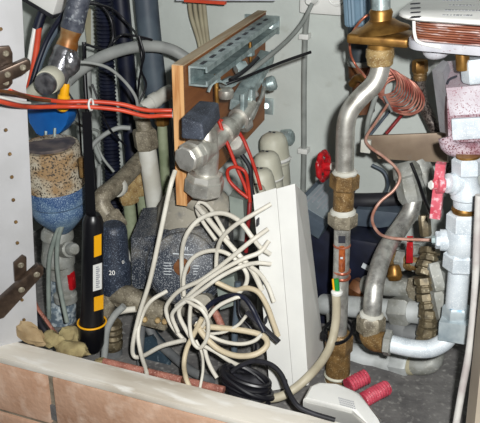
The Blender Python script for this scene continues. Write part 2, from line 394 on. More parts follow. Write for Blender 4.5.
t.part('channel', MB().box((A+B)/2, d*((B-A).length/2), n*.010, n2*.007, .001), m_galv)
t.part('lip', MB().box((A+B)/2+n*.007-n2*.008, d*((B-A).length/2), n*.0025, n2*.002), m_galv)
t.part('thumb_bolt', MB().rev((263,86,.33),(276,82,.335),[(0,5),(.3,6),(.35,7.5),(.85,7.5),(1,5.5)],16), m_galv)
t.part('end_bracket', MB().box((244,110,.2), X_*.0025, Y_*.006, Z_*.02, .001), m_galv)
t.part('end_bracket', MB().box((252,100,.23), X_*.0025, Y_*.006, Z_*.014, .001), m_galv)
t.part('nut', MB().hexn((250,90,.24),(256,98,.24),5), m_steel)
t.part('ring', MB().rev((240,126,.2),(247,119,.21),[(0,8),(.2,10),(.8,10),(1,8)],18), m_steel)
t.part('hook_bolt', MB().tube([(247,122,.2),(250,118,.2),(256,108,.22),(262,96,.25),(264,88,.27)],2.2), m_steel)
t.part('nut', MB().hexn((236,70,.24),(246,66,.25),7), m_galv)
t.part('nut', MB().hexn((222,86,.2),(234,80,.215),6), m_galv)
t = Thing('ball_valve','steel ball valve with black lever grip and hexagonal plug beside the plywood board','valve')
vq = .11
t.part('body', MB().rev((207,126,vq),(206,181,vq),[(0,8),(.15,11),(.35,12),(.5,13),(.7,12.5),(.85,12),(1,14)],24), m_chrome)
t.part('branch', MB().rev((207,147,vq),(194,155,vq-.022),[(0,13),(.5,13),(.6,14),(.8,14),(.85,12),(1,12)],20), m_chrome)
t.part('hex_plug', MB().rev((196,153,vq-.02),(184.5,160,vq-.04),[(0,13.5),(.1,16),(.45,16),(.5,13.5),(.92,13.5),(1,12)],8,.2), m_chrome)
t.part('union_nut', MB().rev((205.5,172,vq),(203.5,193,vq),[(0,15),(.04,17.5),(.3,18.5),(.34,20),(.9,20),(1,17.5)],8,.2), m_chrome)
t.part('rear_pipe', MB().rev((208,148,vq+.015),(252,106,.23),[(0,9),(.3,10),(.31,13),(.46,13),(.47,9),(.66,9),(.67,12),(.83,12),(1,8)],18), m_chrome)
t.part('stem', MB().cyl((206,130,vq),(204,118,vq),6,14), m_galv)
def hexa(near, far, bev):
    w = [W(p) for p in near+far]; b2 = bmesh.new(); vs = [b2.verts.new(p) for p in w]
    for f in ((0,1,2,3),(7,6,5,4),(0,4,5,1),(1,5,6,2),(2,6,7,3),(3,7,4,0)): b2.faces.new([vs[i] for i in f])
    bmesh.ops.recalc_face_normals(b2, faces=b2.faces[:])
    if bev: bmesh.ops.bevel(b2, geom=b2.edges[:], offset=bev, segments=3, profile=.6, affect='EDGES', clamp_overlap=True)
    return MB().add(b2)
t.part('lever', hexa([(181,117,.055),(202,124,.055),(204,141,.055),(181,139,.055)],[(199,100,.11),(219,102,.11),(221,119,.11),(200,118,.11)],.003), mat('grey_black_grip',(44,48,58),(66,72,84),60,rough=.6,c3=(104,112,124),s3=800,lo3=.55,hi3=.66), label='black plastic lever grip')
t.part('rear_ring', MB().rev((238,148,.2),(234,142,.18),[(0,8),(.2,11),(.8,11),(1,8)],18), m_chrome)
C('cable_tie','black pointed cable tie end sticking out over the back wall','cable tie',[(226,84,.18),(240,79,.19),(262,70,.21),(285,61,.23),(311,52,.25)],1.6,m_black)
C('black_wire','short black cable resting on the metal clamp beside the drooping grey cable','wire',[(230,80,.2),(240,74,.22),(250,66,.24),(258,58,.26)],2.2,m_blackc)
# actuators
acts = [((272,139),(280,190),14.5,.40,'rearmost of the four, next to the metal knob'),((265,158),(275,205),13.8,.345,'second from the back wall'),((259,175),(270,215),12.8,.30,'third from the back wall'),((253,191),(262,225),11.5,.262,'front one of the four, half hidden by red wires')]
for (tx,ty),(bx_,by_),r,Y,lab in acts:
    t = Thing('valve_actuator', f'cream round-topped valve actuator, {lab}', 'actuator', 'cream valve actuators in a row')
    t.part('cap', MB().rev((tx,ty-6,Y),(bx_,by_,Y),[(0,r*.45),(.03,r*.72),(.1,r*.93),(.2,r),(.52,r),(.54,r*.93),(.57,r*.9),(.9,r*.82),(1,r*.6)],20), m_cream)
    t.part('collar', MB().rev((tx+4.6,ty+19,Y),(tx+5.2,ty+22.5,Y),[(0,r*.94),(.5,r*1.05),(1,r*.94)],20), m_white)
    bq = P(bx_,by_,Y); t.part('valve_pipe', MB().rev(bq, V((bq.x+.004,bq.y,ZF)), [(0,r*.55),(.1,r*.6),(1,r*.6)], 16), m_cgrey)
    q = P(tx,ty-6.4,Y)
    mk = MB()
    for s_ in (-1,1): mk.box(q+X_*.003*s_+Z_*.0008, (X_+Z_*.0*s_)*.0018, Y_*.001, Z_*.0006)
    t.part('mark', mk, m_ink)
    if Y < .4: t.part('lead', MB().tube([(tx+12,ty+18,Y),(tx+14,ty+30,Y),(tx+15,ty+50,Y),(tx+14,ty+62,Y)],1.6), m_white)
t = Thing('wing_knob','ribbed metal knob behind the rearmost cream actuator','knob')
t.part('knob', MB().rev((281,138,.42),(293,137,.42),[(0,6),(.15,8.5),(.8,8.5),(1,6)],10), m_galv)
t.part('hub', MB().cyl((276,139,.42),(282,138,.42),4), m_galv)
# ------------------------------------------------------------------ red wires
C('red_wire','red wire running from the steel valve down to the white wiring box','wire',[(219,121,.15),(224,135,.15),(230,150,.15),(237,168,.15),(245,186,.15),(250,200,.15)],1.9,m_red)
C('red_wire','red wire crossing close in front of the cream actuators','wire',[(214,118,.15),(228,124,.17),(240,134,.18),(248,150,.18),(256,172,.17),(261,190,.16)],1.9,m_red)
C('red_wire','red wire looping in a small circle beside the white wiring box','wire',[(248,198,.14),(238,190,.14),(229,180,.14),(228,170,.14),(236,167,.14),(245,172,.14),(248,184,.145),(250,202,.145)],1.8,m_red)
C('red_wire','red wire hanging straight down behind the white cables','wire',[(250,200,.155),(249,215,.15),(247,235,.15),(246,252,.15)],2.2,m_dred)
C('dark_wire','dark wire bundle end tucked behind the red wire loop','wire',[(240,152,.19),(250,168,.19),(251,185,.19),(254,200,.19)],2.4,m_mblack)
# orange pair across the left
t = C('orange_cable','upper orange-red cable stretched across the left of the cupboard','cable',[(10,91,-.014),(26,96,.028),(60,101.5,.073),(90,101.5,.093),(120,104,.108),(145,110,.123),(165,110.5,.138),(188,110.5,.148)],2.5,m_orange)
t = Thing('orange_cable','lower orange-red cable stretched across the left, with white ties','cable')
t.part('cable', MB().tube([(-6,100,-.045),(15,105,-.012),(32,107,.03),(65,106.5,.07),(90,107,.083),(120,110,.097),(145,116,.112),(165,115.5,.128),(190,116,.138)],2.5), m_orange)
for x,y,Y in ((91,104.5,.084),(175,114,.134)):
    q = P(x,y,Y); k = S(q); t.part('tie', MB().sweep(crom([q+V((.0,math.cos(a)*4.2*k,math.sin(a)*5.6*k)) for a in [i*math.pi/4 for i in range(8)]],3,True), 1.1*k, 8, True), m_white)
C('brown_cable','dark brown cable entering over the upper hinge beside the orange cables','cable',[(-6,90,-.05),(8,92,-.03),(22,95,.0),(34,99,.035),(50,101,.055)],2,m_brown)
C('white_core','thin white core lying between the two orange cables over the side board','cable',[(-6,95.5,-.046),(8,99,-.026),(20,102,-.004),(30,103,.02)],1.5,m_white)
# ------------------------------------------------------------------ upper left: box, wires, valve
t = Thing('junction_box','white junction box at the top left above the black sleeved cable','box')
c0 = P(50,-3,.2); k = S(c0)
dx = (P(60,15,.2)-P(35,0,.2)).normalized(); dz = Y_.cross(dx); dz = dz if dz.z > 0 else -dz
t.part('housing', MB().box(c0+dz*12*k, dx*18*k, Y_*.02, dz*20*k, .003), m_white)
t.part('base', MB().box(c0-dz*9.3*k+Y_*.001, dx*19*k, Y_*.022, dz*1.8*k, .001), m_mblack)
t = Thing('sleeved_cable','black sleeved cable splitting into a white and an orange core at the top left','cable')
t.part('sleeve', MB().tube([(48,4,.2),(42,14,.195),(37,29,.19)],5), m_navy)
t.part('core', MB().tube([(39,28,.19),(37,45,.18),(33,70,.165),(28,92,.15),(24,115,.14),(23,150,.13)],3), m_orange, label='orange core')
t.part('core', MB().tube([(35,28,.19),(31,50,.18),(28,72,.165),(26,95,.15)],2.4), m_white, label='white core')
C('navy_cable','navy cable leaning beside the orange core, nearer one','cable',[(68,8,.17),(56,24,.165),(46,42,.16),(37,66,.15),(30,90,.14),(26,104,.13)],2.6,m_navy)
C('slate_cable','slate cable leaning between the navy cable and the lagged pipe','cable',[(70,12,.19),(58,28,.185),(49,42,.18),(42,58,.17),(34,82,.16)],3.2,m_dgrey)
t = Thing('lagged_valve','dark lagged pipe with a rusty collar and a grey metal valve at the top left','valve')
t.part('lagging', MB().rev((82,-14,.13),(71,33,.12),[(0,12),(.5,11.5),(.9,12),(1,10)],20), mat('mottled_lagging',(84,88,98),(52,56,68),80,.4,.6,rough=.45,c3=(140,146,152),s3=160,lo3=.56,hi3=.66,bump=.6,bscale=160), label='dark grey wrapped pipe')
t.part('collar', MB().rev((72,28,.12),(66,50,.115),[(0,9),(.1,11),(.3,10),(.5,9.5),(.75,11),(1,11)],20), mat('rusty_brass',(140,88,40),(176,150,110),40,.45,.65,rough=.4,metal=.35), label='rusty brass collar')
t.part('body', MB().rev((67,48,.115),(56,80,.1),[(0,11),(.1,12.5),(.3,12),(.45,13),(.7,12),(1,11.5)],18), m_gloss)
t.part('side_lug', MB().lump((72,62,.105), X_*.008, Y_*.009, Z_*.014, .25), m_gloss)
t.part('ring', MB().rev((55,76,.098),(47,82.5,.08),[(0,11),(.3,13),(.8,13),(1,12.2)],24), m_cream, label='cream ring')
t.part('end_cap', MB().rev((48,82,.082),(44,85,.073),[(0,10),(.2,11.3),(.8,11.3),(1,10)],24), m_gloss)
t.part('white_tail', MB().rev((44,84,.11),(31,95,.115),[(0,8),(.8,8),(1,7)],18), m_cream, label='cream end piece')
t = Thing('yellow_nozzle','yellow plastic nozzle standing above the blue lid','nozzle')
t.part('nozzle', MB().rev((66,82,.115),(62,110,.115),[(0,3),(.1,4.2),(.45,4.8),(.5,6.3),(.95,6.3),(1,5)],16), m_yellow)
t.part('neck', MB().cyl((67,78,.115),(66.5,83,.115),3), m_hose)
# blue lid and filter
t = Thing('blue_lid','bright blue rounded lid above the tan filter under the orange cables','lid')
t.part('disc', MB().prism([(26,108,.15),(68,106,.15),(68.5,117,.15),(66,125,.15),(60,133,.15),(52,138,.15),(44,138,.15),(36,134,.15),(29,123,.15)], Y_*.02, .002), m_blue)
for x,y in ((46,134),(55,131)):
    t.part('prong', MB().cyl((x,y-3,.142),(x-.5,y+7,.14),1.5,10), m_galv)
t = Thing('water_filter','squat water filter with speckled tan collar and dusty blue bowl','filter')
fy = .115
t.part('collar', MB().rev((49.5,145,fy),(56,186,fy+.004),[(0,24),(0,28.5),(.03,29.5),(.9,29.8),(.96,30.3),(1,29)],40), m_tan)
t.part('recess', MB().rev((50,148,fy),(49.3,143.6,fy),[(0,23),(.9,26),(1,26)],32), m_tand, label='dark recessed top')
t.part('bowl', MB().rev((55.8,185,fy+.004),(63,231,fy+.008),[(0,29.5),(.04,30.2),(.3,29.8),(.34,28),(.42,28.4),(.5,28.6),(.56,27),(.62,26),(.8,18),(.95,11),(1,8)],40), m_bowl, label='dusty blue bowl')
t.part('clip', MB().box((83,167,.095), X_*.003, Y_*.004, Z_*.012, .001), m_dbrass)
t = Thing('drain_valve','grey plastic valve body under the blue filter bowl','valve')
t.part('body', MB().rev((57,228,.13),(59,276,.13),[(0,13),(.08,16),(.18,16.5),(.22,15),(.5,16),(.55,17),(.7,17),(.75,14),(1,12)],22), m_cgrey)
t.part('side_port', MB().rev((62,250,.125),(75,249,.11),[(0,8),(.6,8),(.65,6),(.9,6.5),(1,5)],18), m_cgrey)
t.part('outlet', MB().rev((62,258,.13),(66,300,.13),[(0,11),(.3,11),(.32,8),(.8,9),(.85,12),(1,12)],20), m_cgrey)
t.part('foot', MB().rev((60,275,.14),(62,330,.14),[(0,11),(.5,11),(.55,15),(1,15)],20), m_foil, label='patterned pale foot')
C('thin_tube','thin greenish grey tube bowed left in front of the drain valve','tube',[(60,226,.1),(55,238,.1),(50,256,.1),(48.5,280,.1),(49,318,.1)],2.4,m_lcab)
C('thin_tube','thin greenish grey tube bowed right in front of the drain valve','tube',[(62,226,.1),(58,240,.098),(57,262,.096),(60,288,.094),(67,322,.09)],2.4,m_lcab)
t = Thing('red_tap','small red tap handle beside the grey drain valve','tap')
t.part('handle', MB().box((70,280,.13), X_*.006, Y_*.005, Z_*.013, .003), m_redp)
t.part('spindle', MB().cyl((63,281,.135),(66,281,.131),3), m_galv)
C('red_white_cable','flat red and white cable end poking up beside the white side board','cable',[(34,300,.05),(38,309,.052),(46,320,.055),(53,330,.058),(61,340,.06)],3.4,m_rpipe,flat=.6)
C('dark_cable','dark cable under the red and white cable end','cable',[(36,314,.06),(42,326,.062),(50,337,.064),(56,346,.066)],3,m_mblack)
t = Thing('cardboard_scrap','crumpled brown scrap in the lower left corner behind the sill','scrap')
t.part('scrap', MB().lump((29,333,.016), V((.019,.002,-.003)), V((-.002,.006,0)), V((-.004,0,.014)), .35), m_card)
for (x,y,Y,a,b,c_,lab) in ((52,339,.028,.014,.01,.009,'yellowish foam lump beside the brown scrap'),(70,336,.05,.013,.012,.013,'tall yellowish foam lump just left of the black torch'),(72,349,.026,.021,.011,.009,'wide yellowish foam lump in front of the tall one'),(102,364,.03,.01,.008,.007,'small greyish foam lump right of the black torch')):
    t = Thing('foam_lump', lab, 'foam', 'foam lumps along the sill'); t.part('lump', MB().lump((x,y,Y), X_*a, Y_*b, Z_*c_, .3), m_foam)
# torch
t = Thing('inspection_torch','slim black inspection torch with orange patches hanging in front of the knob','torch')
ta, tb = (93,214,.06), (91.5,349,.055)
t.part('handle', MB().rev(ta, tb, [(0,7),(.02,9),(.05,10.5),(.3,11),(.62,11.5),(.76,12.5),(.8,14),(.84,14),(.95,13.5),(.99,11.5),(1,8)],24), m_black)
t.part('light_bar', MB().loft([(82,112,.065),(91,112,.065),(91,112,.075),(82,112,.075)],[(86,218,.058),(96,218,.058),(96,218,.068),(86,218,.068)]), m_black)
def patch(x0,y0,x1,y1,Y):
    return MB().prism([(x0,y0+1.5,Y),(x1,y0-1,Y),(x1,y1-1,Y),(x0,y1+1.5,Y)], Y_*.0012)
YT=.0475
t.part('orange_patch', patch(94,235,101,256,YT), m_yellow); t.part('orange_patch', patch(94,296,103,310,YT-.003), m_yellow)
lb = t.part('label_sticker', patch(93,264,101.5,290,YT-.0015), m_white)
mk = MB()
for i in range(11):
    mk.prism([(96,267+i*2,YT-.0022),(99.5 if i % 3 else 98.5,266.5+i*2,YT-.0022),(99.5 if i % 3 else 98.5,267.6+i*2,YT-.0022),(96,268.1+i*2,YT-.0022)], Y_*.0004)
t.part('lettering', mk, m_ink2, lb)
q = P(92,322,.0565); k = S(q)
t.part('yellow_ring', MB().sweep(crom([q+V((math.cos(a)*14.1*k,math.sin(a)*14.1*k,0)) for a in [i*math.pi/6 for i in range(12)]],4,True), 1.0*k, 8, True), m_yellow)
# ------------------------------------------------------------------ centre left fittings
t = Thing('thermostat_knob','dusty navy thermostat knob marked 20 right of the black torch','knob')
t.part('grip', MB().rev((113,224,.11),(115,290,.11),[(0,10),(.03,12.5),(.1,14),(.55,15.5),(.6,17),(.9,17),(1,15)],28), m_knob)
q = P(113,273,.11)
tm = MB().text('20', P(112,273,.0885), R, (U*.95+Z_*.1).normalized(), .0075, .0006)
t.part('lettering', tm, m_white, 0)
tm = MB().text('0', P(123,262,.0925), (R+Y_*.4).normalized(), Z_, .006, .0006)
t.part('lettering', tm, m_white, 0)
t = Thing('pipe_elbow','dull grey-brown pipe elbow with a pale band above the thermostat knob','pipe')
t.part('pipe', MB().tube([(146,155,.26),(136,165,.235),(124,178,.2),(113,188,.17),(104,195,.15),(101,202,.142),(105,211,.14),(113,221,.14)],8.4,seg=18), m_dsteel)
t.part('band', MB().rev((119.5,184.5,.187),(115,189,.175),[(0,9),(.2,10.5),(.8,10.5),(1,9)],20), m_whitep, label='pale band')
t.part('nut', MB().hexn((109,213,.14),(120,229,.14),11), m_dsteel)
t.part('tail', MB().cyl((116,226,.14),(127,262,.15),5.5), m_whitep)
for (x,y,Y,lab,ex) in ((128,193,.22,'brass nut with a green pipe below the grey-brown elbow',(133,222)),(141,184,.26,'brass nut with a pale pipe close to the white pipe',(146,214))):
    t = Thing('brass_union', lab, 'fitting', 'brass unions beside the elbow')
    t.part('nut', MB().hexn((x-3,y-11,Y),(x+2,y+10,Y),10.5), m_ubrass)
    t.part('pipe', MB().cyl((x+1,y+8,Y),(ex[0]+5,ex[1]+70,Y),6), m_greenp)
t = Thing('white_pipe','white vertical pipe with a grey nut left of the plywood board','pipe')
t.part('pipe', MB().cyl((147,148,.24),(156,212,.24),9.2,22), m_whitep)
t.part('nut', MB().hexn((144,129,.24),(147,149,.24),12.5), m_dsteel)
t.part('neck', MB().rev((140,108,.24),(144.5,130,.24),[(0,6),(.1,8.5),(.45,8.5),(.5,7.5),(1,8)],18), m_dsteel)
t = Thing('white_end_fitting','pale capped fitting pointing at the plywood edge behind the white pipe','fitting')
t.part('fitting', MB().rev((142,108,.29),(172,90,.33),[(0,6),(.3,6.5),(.32,8),(.5,8),(.55,7),(.8,7.5),(1,6.5)],18), m_whitep)
t = Thing('green_pipe','slim greenish vertical pipe between the white pipe and the plywood board','pipe')
t.part('pipe', MB().cyl((162,124,.26),(167,208,.26),5.2,18), m_greenp)
t.part('nut', MB().hexn((161.5,112,.26),(162,125,.26),7.5), m_brass)
C('stray_cable','thin slate cable twisting down in front of the navy hoses','cable',[(68,114,.2),(76,123,.22),(88,128,.24),(99,132,.26),(97,143,.26),(103,158,.26),(114,172,.26)],1.5,m_gcab)
C('pale_tube','pale tube arching in front of the navy hoses below the orange cables','tube',[(86,160,.24),(93,145,.25),(104,135,.26),(118,128,.27),(130,128,.28)],2.4,m_hose)
C('pale_tube','pale tube forming a narrow V behind the black torch','tube',[(88,172,.27),(94,188,.27),(98,194,.27),(99,180,.28),(99,165,.28)],2.2,m_hose)
C('black_wire','thin black wire trailing down from the yellow nozzle behind the torch bar','wire',[(61,76,.12),(68,92,.125),(77,108,.13),(80,130,.14),(82,165,.14),(86,205,.14)],1.1,m_blackc)
C('black_wire','thin black wire crossing below the orange cables in front of the navy hoses','wire',[(92,84,.24),(98,100,.24),(104,118,.24),(112,132,.25),(126,146,.27)],1.1,m_blackc)
C('black_cable','black cable running straight down just left of the navy hoses','cable',[(84,42,.3),(85,80,.29),(88,120,.28),(93,165,.27),(97,215,.26)],2.2,m_black)
# pump
t = Thing('circulation_pump','dusty slate circulation pump with round motor face and brown centre screw','pump')
py = .15
t.part('terminal_box', MB().loft([(131,238,.125),(157,236,.125),(160,288,.125),(132,289,.125)],[(143,208,.19),(170,206,.19),(172,262,.19),(146,264,.19)]), m_pump, ang=25)
t.part('motor_block', MB().loft([(152,236,.13),(222,226,.13),(226,280,.13),(156,290,.13)],[(160,207,.2),(232,198,.2),(234,250,.2),(170,262,.2)]), m_pump, ang=25)
t.part('motor_face', MB().rev((190,262,.16),(183,267,.105),[(0,40),(.55,40),(.62,37),(.8,36),(.85,33),(.97,32),(1,30)],48), m_pump)
t.part('centre_screw', MB().rev((183,267,.106),(178.5,267.5,.098),[(0,9),(.5,8.5),(.6,6.5),(1,6.2)],24), mat('brown_screw',(168,116,80),(140,92,60),80,rough=.4,metal=.4), label='brown centre screw')
# lettering strokes on the face
ln = MB(); o_ = P(183,267,.105); fa = (o_-P(190,262,.16)).normalized()
fx = Z_.cross(fa).normalized(); fx = fx if fx.dot(R) > 0 else -fx
fy = fa.cross(fx).normalized(); fy = fy if fy.z > 0 else -fy
def stroke(x0, y0, x1, y1, w=.45):
    "pale printed stroke on the motor face, millimetres from its centre"
    a, b = o_+fx*x0*.001+fy*y0*.001+fa*.0003, o_+fx*x1*.001+fy*y1*.001+fa*.0003
    d = (b-a).normalized(); ln.box((a+b)/2, d*((b-a).length/2), fa*.0004, d.cross(fa)*w*.001)
stroke(-12,15,17,14,.5)
for i in range(4): stroke(-3+i*2.4,19,-2.4+i*2.4,23,.5)
for i in range(5): stroke(-22,4-i*3.2,-13,4-i*3.2,.35)
for i in range(4): stroke(12,2-i*3.2,19-i,2-i*3.2,.35)
t.part('lettering', ln, m_wink, 2)
t.part('volute', MB().rev((196,190,.18),(196,222,.18),[(0,20),(.2,32),(.5,38),(.9,40),(1,36)],30), m_pumpt, label='dust covered top')
t.part('flange', MB().rev((188,194,.15),(226,210,.17),[(0,12),(.1,14),(.4,15),(.7,17),(1,13)],20), m_pumpt)
t.part('drain_plug', MB().rev((203,299,.14),(202,304,.088),[(0,12),(.6,11.5),(.7,10),(1,9)],20), m_pumpt)
t.part('lower_pipe', MB().rev((190,290,.16),(206,330,.17),[(0,20),(.4,18),(.45,15),(1,15)],22), m_pumpt)
# lower left metal
t = Thing('lower_elbow','grey-brown metal elbow fitting low down between torch and pump','pipe')
t.part('pipe', MB().tube([(104,318,.1),(106,303,.1),(114,295,.105),(128,296,.1),(146,305,.1),(166,314,.1)],10,seg=18), m_dsteel)
t.part('nut', MB().hexn((118,292,.105),(129,298,.112),14), m_dsteel)
t.part('thread', MB().rev((112,322,.095),(113,350,.095),[(0,9),(.1,10.5),(.2,9),(.3,10.5),(.4,9),(.5,10.5),(.6,9),(.7,10.5),(.85,10),(1,8.5)],20), m_tbrass, label='brass threaded part')
t.part('sleeve', MB().cyl((113,345,.095),(114,366,.095),9), m_mgrey)
t = Thing('terminal_block','small brown terminal block with screws under the pump','terminal')
t.part('block', MB().box((154,320,.09), V((.016,.004,-.003)), Y_*.008, Z_*.006, .001), m_dsteel)
for x,y in ((145,320),(158,321),(165,322)): t.part('screw', MB().rev((x,y-1,.082),(x-.4,y,.076),[(0,3),(.8,3),(1,2)],12), m_ubrass)
C('white_stub','short white tube with a black tip beside the lower elbow','tube',[(118,312,.085),(127,310,.085),(136,309,.088)],3.2,m_wcab)
C('grey_hose_bit','grey flexible hose hanging below the lower elbow','hose',[(124,306,.08),(114,316,.075),(107,330,.07),(105,348,.065),(104,362,.06)],3.6,m_hose)
C('grey_rubber_hose','grey rubber hose sloping down behind the white cables to the floor','hose',[(146,322,.12),(156,340,.11),(172,355,.095),(190,370,.08),(212,382,.065)],4.6,m_mgrey)
C('grey_rubber_hose','short grey rubber hose dropping under the terminal block','hose',[(143,322,.1),(141,336,.095),(140,352,.09),(141,366,.08)],4,m_mgrey)
t = Thing('dark_teal_box','dark teal plastic box on the floor behind the reddish pipe','box')
t.part('box', MB().loft([(131,341,.1),(152,336,.1),(176,374,.1),(135,372,.1)],[(133,333,.13),(156,330,.13),(180,358,.13),(140,356,.13)]), m_teal)
t = Thing('sill_pipe','reddish brown pipe lying along the back of the sill','pipe')
A, B = P(104,361.5,.023), P(224,390,.023)
t.part('pipe', MB().sweep([A.lerp(B,i/8) for i in range(9)], 3.7*S(A), 16), m_rpipe)
for q in (.37,.68): c = A.lerp(B,q); d = (B-A).normalized(); t.part('collar', MB().rev(c-d*.002, c+d*.002, [(0,.0043),(.3,.0047),(.7,.0047),(1,.0043)], 16, px=False), m_brown)
C('red_tube','short dull red tube showing between the white cable loops','tube',[(212,308,.115),(219,320,.11),(224,334,.105)],4,m_rpipe)
C('slate_tube','slate blue tube dropping behind the white cable loops left of the wiring box','tube',[(238,282,.12),(237,305,.115),(235,330,.11),(234,356,.105)],3.4,m_dgrey)
t = Thing('pale_connector','pale grey-green connector block behind the hairpin of white cables','connector')
t.part('block', MB().loft([(216,282,.125),(234,276,.125),(238,304,.125),(220,310,.125)],[(220,272,.15),(236,266,.15),(240,294,.15),(224,298,.15)]), m_lcab, ang=20)
t = Thing('pale_plug','pale grey-green plug under the red wire loop beside the wiring box','plug')
t.part('plug', MB().loft([(229,196,.15),(243,200,.15),(244,222,.15),(231,222,.15)],[(233,190,.175),(247,194,.175),(248,214,.175),(236,214,.175)]), m_lcab, ang=20)
# ------------------------------------------------------------------ white wiring box
t = Thing('wiring_box','tall white wiring box with cables entering its left side, in the centre','box')
yb, yt = .085, .115
fl, fg, fr_ = [(253,195,yt),(276,188,yt),(295.5,183,yt)], None, None
bot = [(270,391,yb),(293,387,yb),(309,384,yb)]
D1 = Y_*.045
def lerp(a,b,q): return a.lerp(b,q)
TLp, TMp, TRp = [P(*p) for p in fl]; BLp, BMp, BRp = [P(*p) for p in bot]
dtop, dbot = V((-.003,.05,-.034)), V((-.004,.07,.002))
t.part('base', MB().rings([[TLp,TMp,TMp+dtop,TLp+dtop],[BLp,BMp,BMp+dbot,BLp+dbot]]), m_white, ang=20)
g = V((.0012,.0,0))
off = V((0,-.004,0))
t.part('cover', MB().rings([[TMp+g+off*.5,TRp+off*.5,TRp+dtop,TMp+g+dtop],[BMp+g+off*.5,BRp+off*.5,BRp+dbot,BMp+g+dbot]]), m_white, ang=20)
for (x,y) in ((258,222),(262,283),(266,320)):
    t.part('entry_slot', MB().box((x,y,.106-(y-195)*.00015), X_*.0006, Y_*.003, Z_*.004), m_ink, 0)
# ------------------------------------------------------------------ white cables
W_ = 'white cables in front of the pump'
def wc(lab, pts, r=2.3, m=m_wcab): C('white_cable', lab, 'cable', pts, r*.9, m, W_)
wc('straight white cable running from the valve plug down past the pump to a bottom loop',[(175,171,.1),(170,188,.085),(160,235,.075),(150,280,.07),(140,312,.065),(133,343,.06),(134,356,.06),(143,356,.06),(162,346,.06),(185,340,.06)],2.7)
wc('white cable hooking from under the pump down to the sill',[(167,291,.09),(151,301,.075),(142,316,.07),(138,334,.06),(141,354,.045),(146,370,.022),(147,377,.013)],2.4)
wc('white cable entering the wiring box at its topmost hole',[(271,204,.093),(252,215,.08),(234,226,.078),(222,238,.08),(217,252,.085),(216,270,.085)],2.5)
wc('white cable making the widest arch over the pump into the wiring box',[(183,300,.094),(182,275,.095),(182,252,.092),(187,234,.085),(200,219,.09),(220,213,.09),(238,220,.085),(252,237,.08),(260,247,.085),(270,254,.093)],2.5)
wc('white cable from the second hole of the wiring box into the bundle',[(268,229,.09),(250,242,.075),(228,260,.072),(203,279,.068),(182,289,.067),(171,299,.067),(166,310,.067),(172,326,.067),(185,341,.066)],2.6)
wc('white cable from the third hole of the wiring box into the bundle',[(269,241,.09),(260,252,.08),(243,259,.07),(222,270,.063),(200,285,.059),(184,301,.058),(179,313,.059),(185,328,.059),(196,346,.058)],2.6)
wc('white cable from the lower hole of the wiring box, crossing the bundle',[(271,264,.09),(256,263,.08),(240,267,.06),(220,277,.053),(203,289,.05),(189,299,.05),(178,307,.05),(172,316,.052),(178,332,.052)],2.4)
wc('thick white cable sloping from the pump top down behind the arch',[(197,206,.115),(208,219,.1),(222,236,.09),(238,254,.085),(252,270,.085),(262,290,.085)],3.0)
wc('white cable in a tight hairpin over the pump top',[(228,240,.095),(220,224,.105),(209,207,.12),(200,202,.125),(197,210,.12),(203,222,.105),(216,240,.095)],2.3)
wc('white cable arching low over the pump face into the bundle',[(184,296,.08),(184,276,.085),(191,260,.085),(204,252,.085),(220,251,.085),(234,258,.085),(246,272,.085),(246,284,.085),(238,294,.08)],2.4)
wc('white cable dropping to the lowest left hole of the wiring box',[(250,266,.08),(260,274,.085),(268,286,.088),(274,302,.085)],2.6)
wc('white cable bowing from the bundle up to the beige cable',[(205,322,.06),(216,308,.065),(230,300,.07),(242,297,.075),(250,305,.075),(258,318,.07)],2.2)
wc('white cable in a hanging teardrop loop under the bundle',[(186,300,.05),(192,304,.048),(202,310,.045),(208,322,.045),(207,338,.045),(200,348,.045),(193,342,.045),(190,328,.048),(190,312,.05),(192,296,.052)],2.3)
wc('white cable curling around the middle of the bundle',[(176,306,.058),(186,299,.05),(198,302,.046),(206,312,.05),(204,324,.055),(196,332,.058)],2.0)
wc('white cable curving down from the bundle to the sill, thicker of two',[(202,318,.055),(195,332,.05),(187,348,.045),(184,364,.035),(186,378,.018),(190,388,.012)],2.8,m_bcab)
wc('white cable curving down from the bundle to the sill, thinner of two',[(196,340,.055),(202,354,.05),(203,370,.03),(200,388,.013)],1.6)
wc('white cable sagging shallowly from the bundle towards the wiring box',[(196,322,.06),(206,333,.058),(222,341,.058),(240,344,.06),(254,341,.065),(262,334,.07)],2.2)
wc('white cable rising from the lower loops to the black cable',[(210,334,.065),(224,332,.065),(238,325,.068),(246,316,.07)],1.8)
wc('white cable end sloping down to the black coil, upper one',[(204,346,.06),(216,352,.058),(228,360,.055),(240,366,.05)],2.4)
wc('white cable end sloping down to the black coil, lower one',[(204,346,.07),(207,358,.062),(211,368,.055),(217,378,.05)],2.4)
wc('beige cable forming the big flat oval left of the wiring box',[(200,326,.06),(222,328,.065),(246,331,.07),(263,336,.072),(267,345,.065),(256,354,.055),(238,356,.05),(220,350,.05),(206,338,.05),(196,324,.055)],3.3,m_bcab)
wc('beige cable bending into the wiring box below the white entries',[(216,282,.08),(234,290,.082),(246,288,.082),(258,292,.08),(267,306,.078),(273,322,.076),(278,336,.076)],3.0,m_bcab)
B_ = 'black cables between the pump and the sill'
C('black_cable','navy black cable arching under the white cables','cable',[(202,314,.075),(212,303,.075),(228,296,.075),(243,297,.075),(252,308,.07),(258,320,.068),(264,332,.065)],2.6,m_navy,B_)
C('black_cable','flat black cable end lying against the white wiring box','cable',[(247,312,.075),(258,322,.07),(268,332,.067),(279,342,.064)],3.4,m_mblack,B_,flat=.5)
C('black_cable','thin black cable inside the lower white loops','cable',[(238,300,.09),(240,316,.085),(252,330,.08),(256,348,.08),(250,366,.075)],1.5,m_blackc,B_)
C('black_cable','black cable looping over the coil and across the sill to the white adapter','cable',[(232,372,.04),(240,366,.042),(254,361,.042),(270,364,.038),(281,374,.032),(288,390,.02),(297,405,.008),(312,413,.008),(335,420,.012)],2.4,m_mblack,B_)
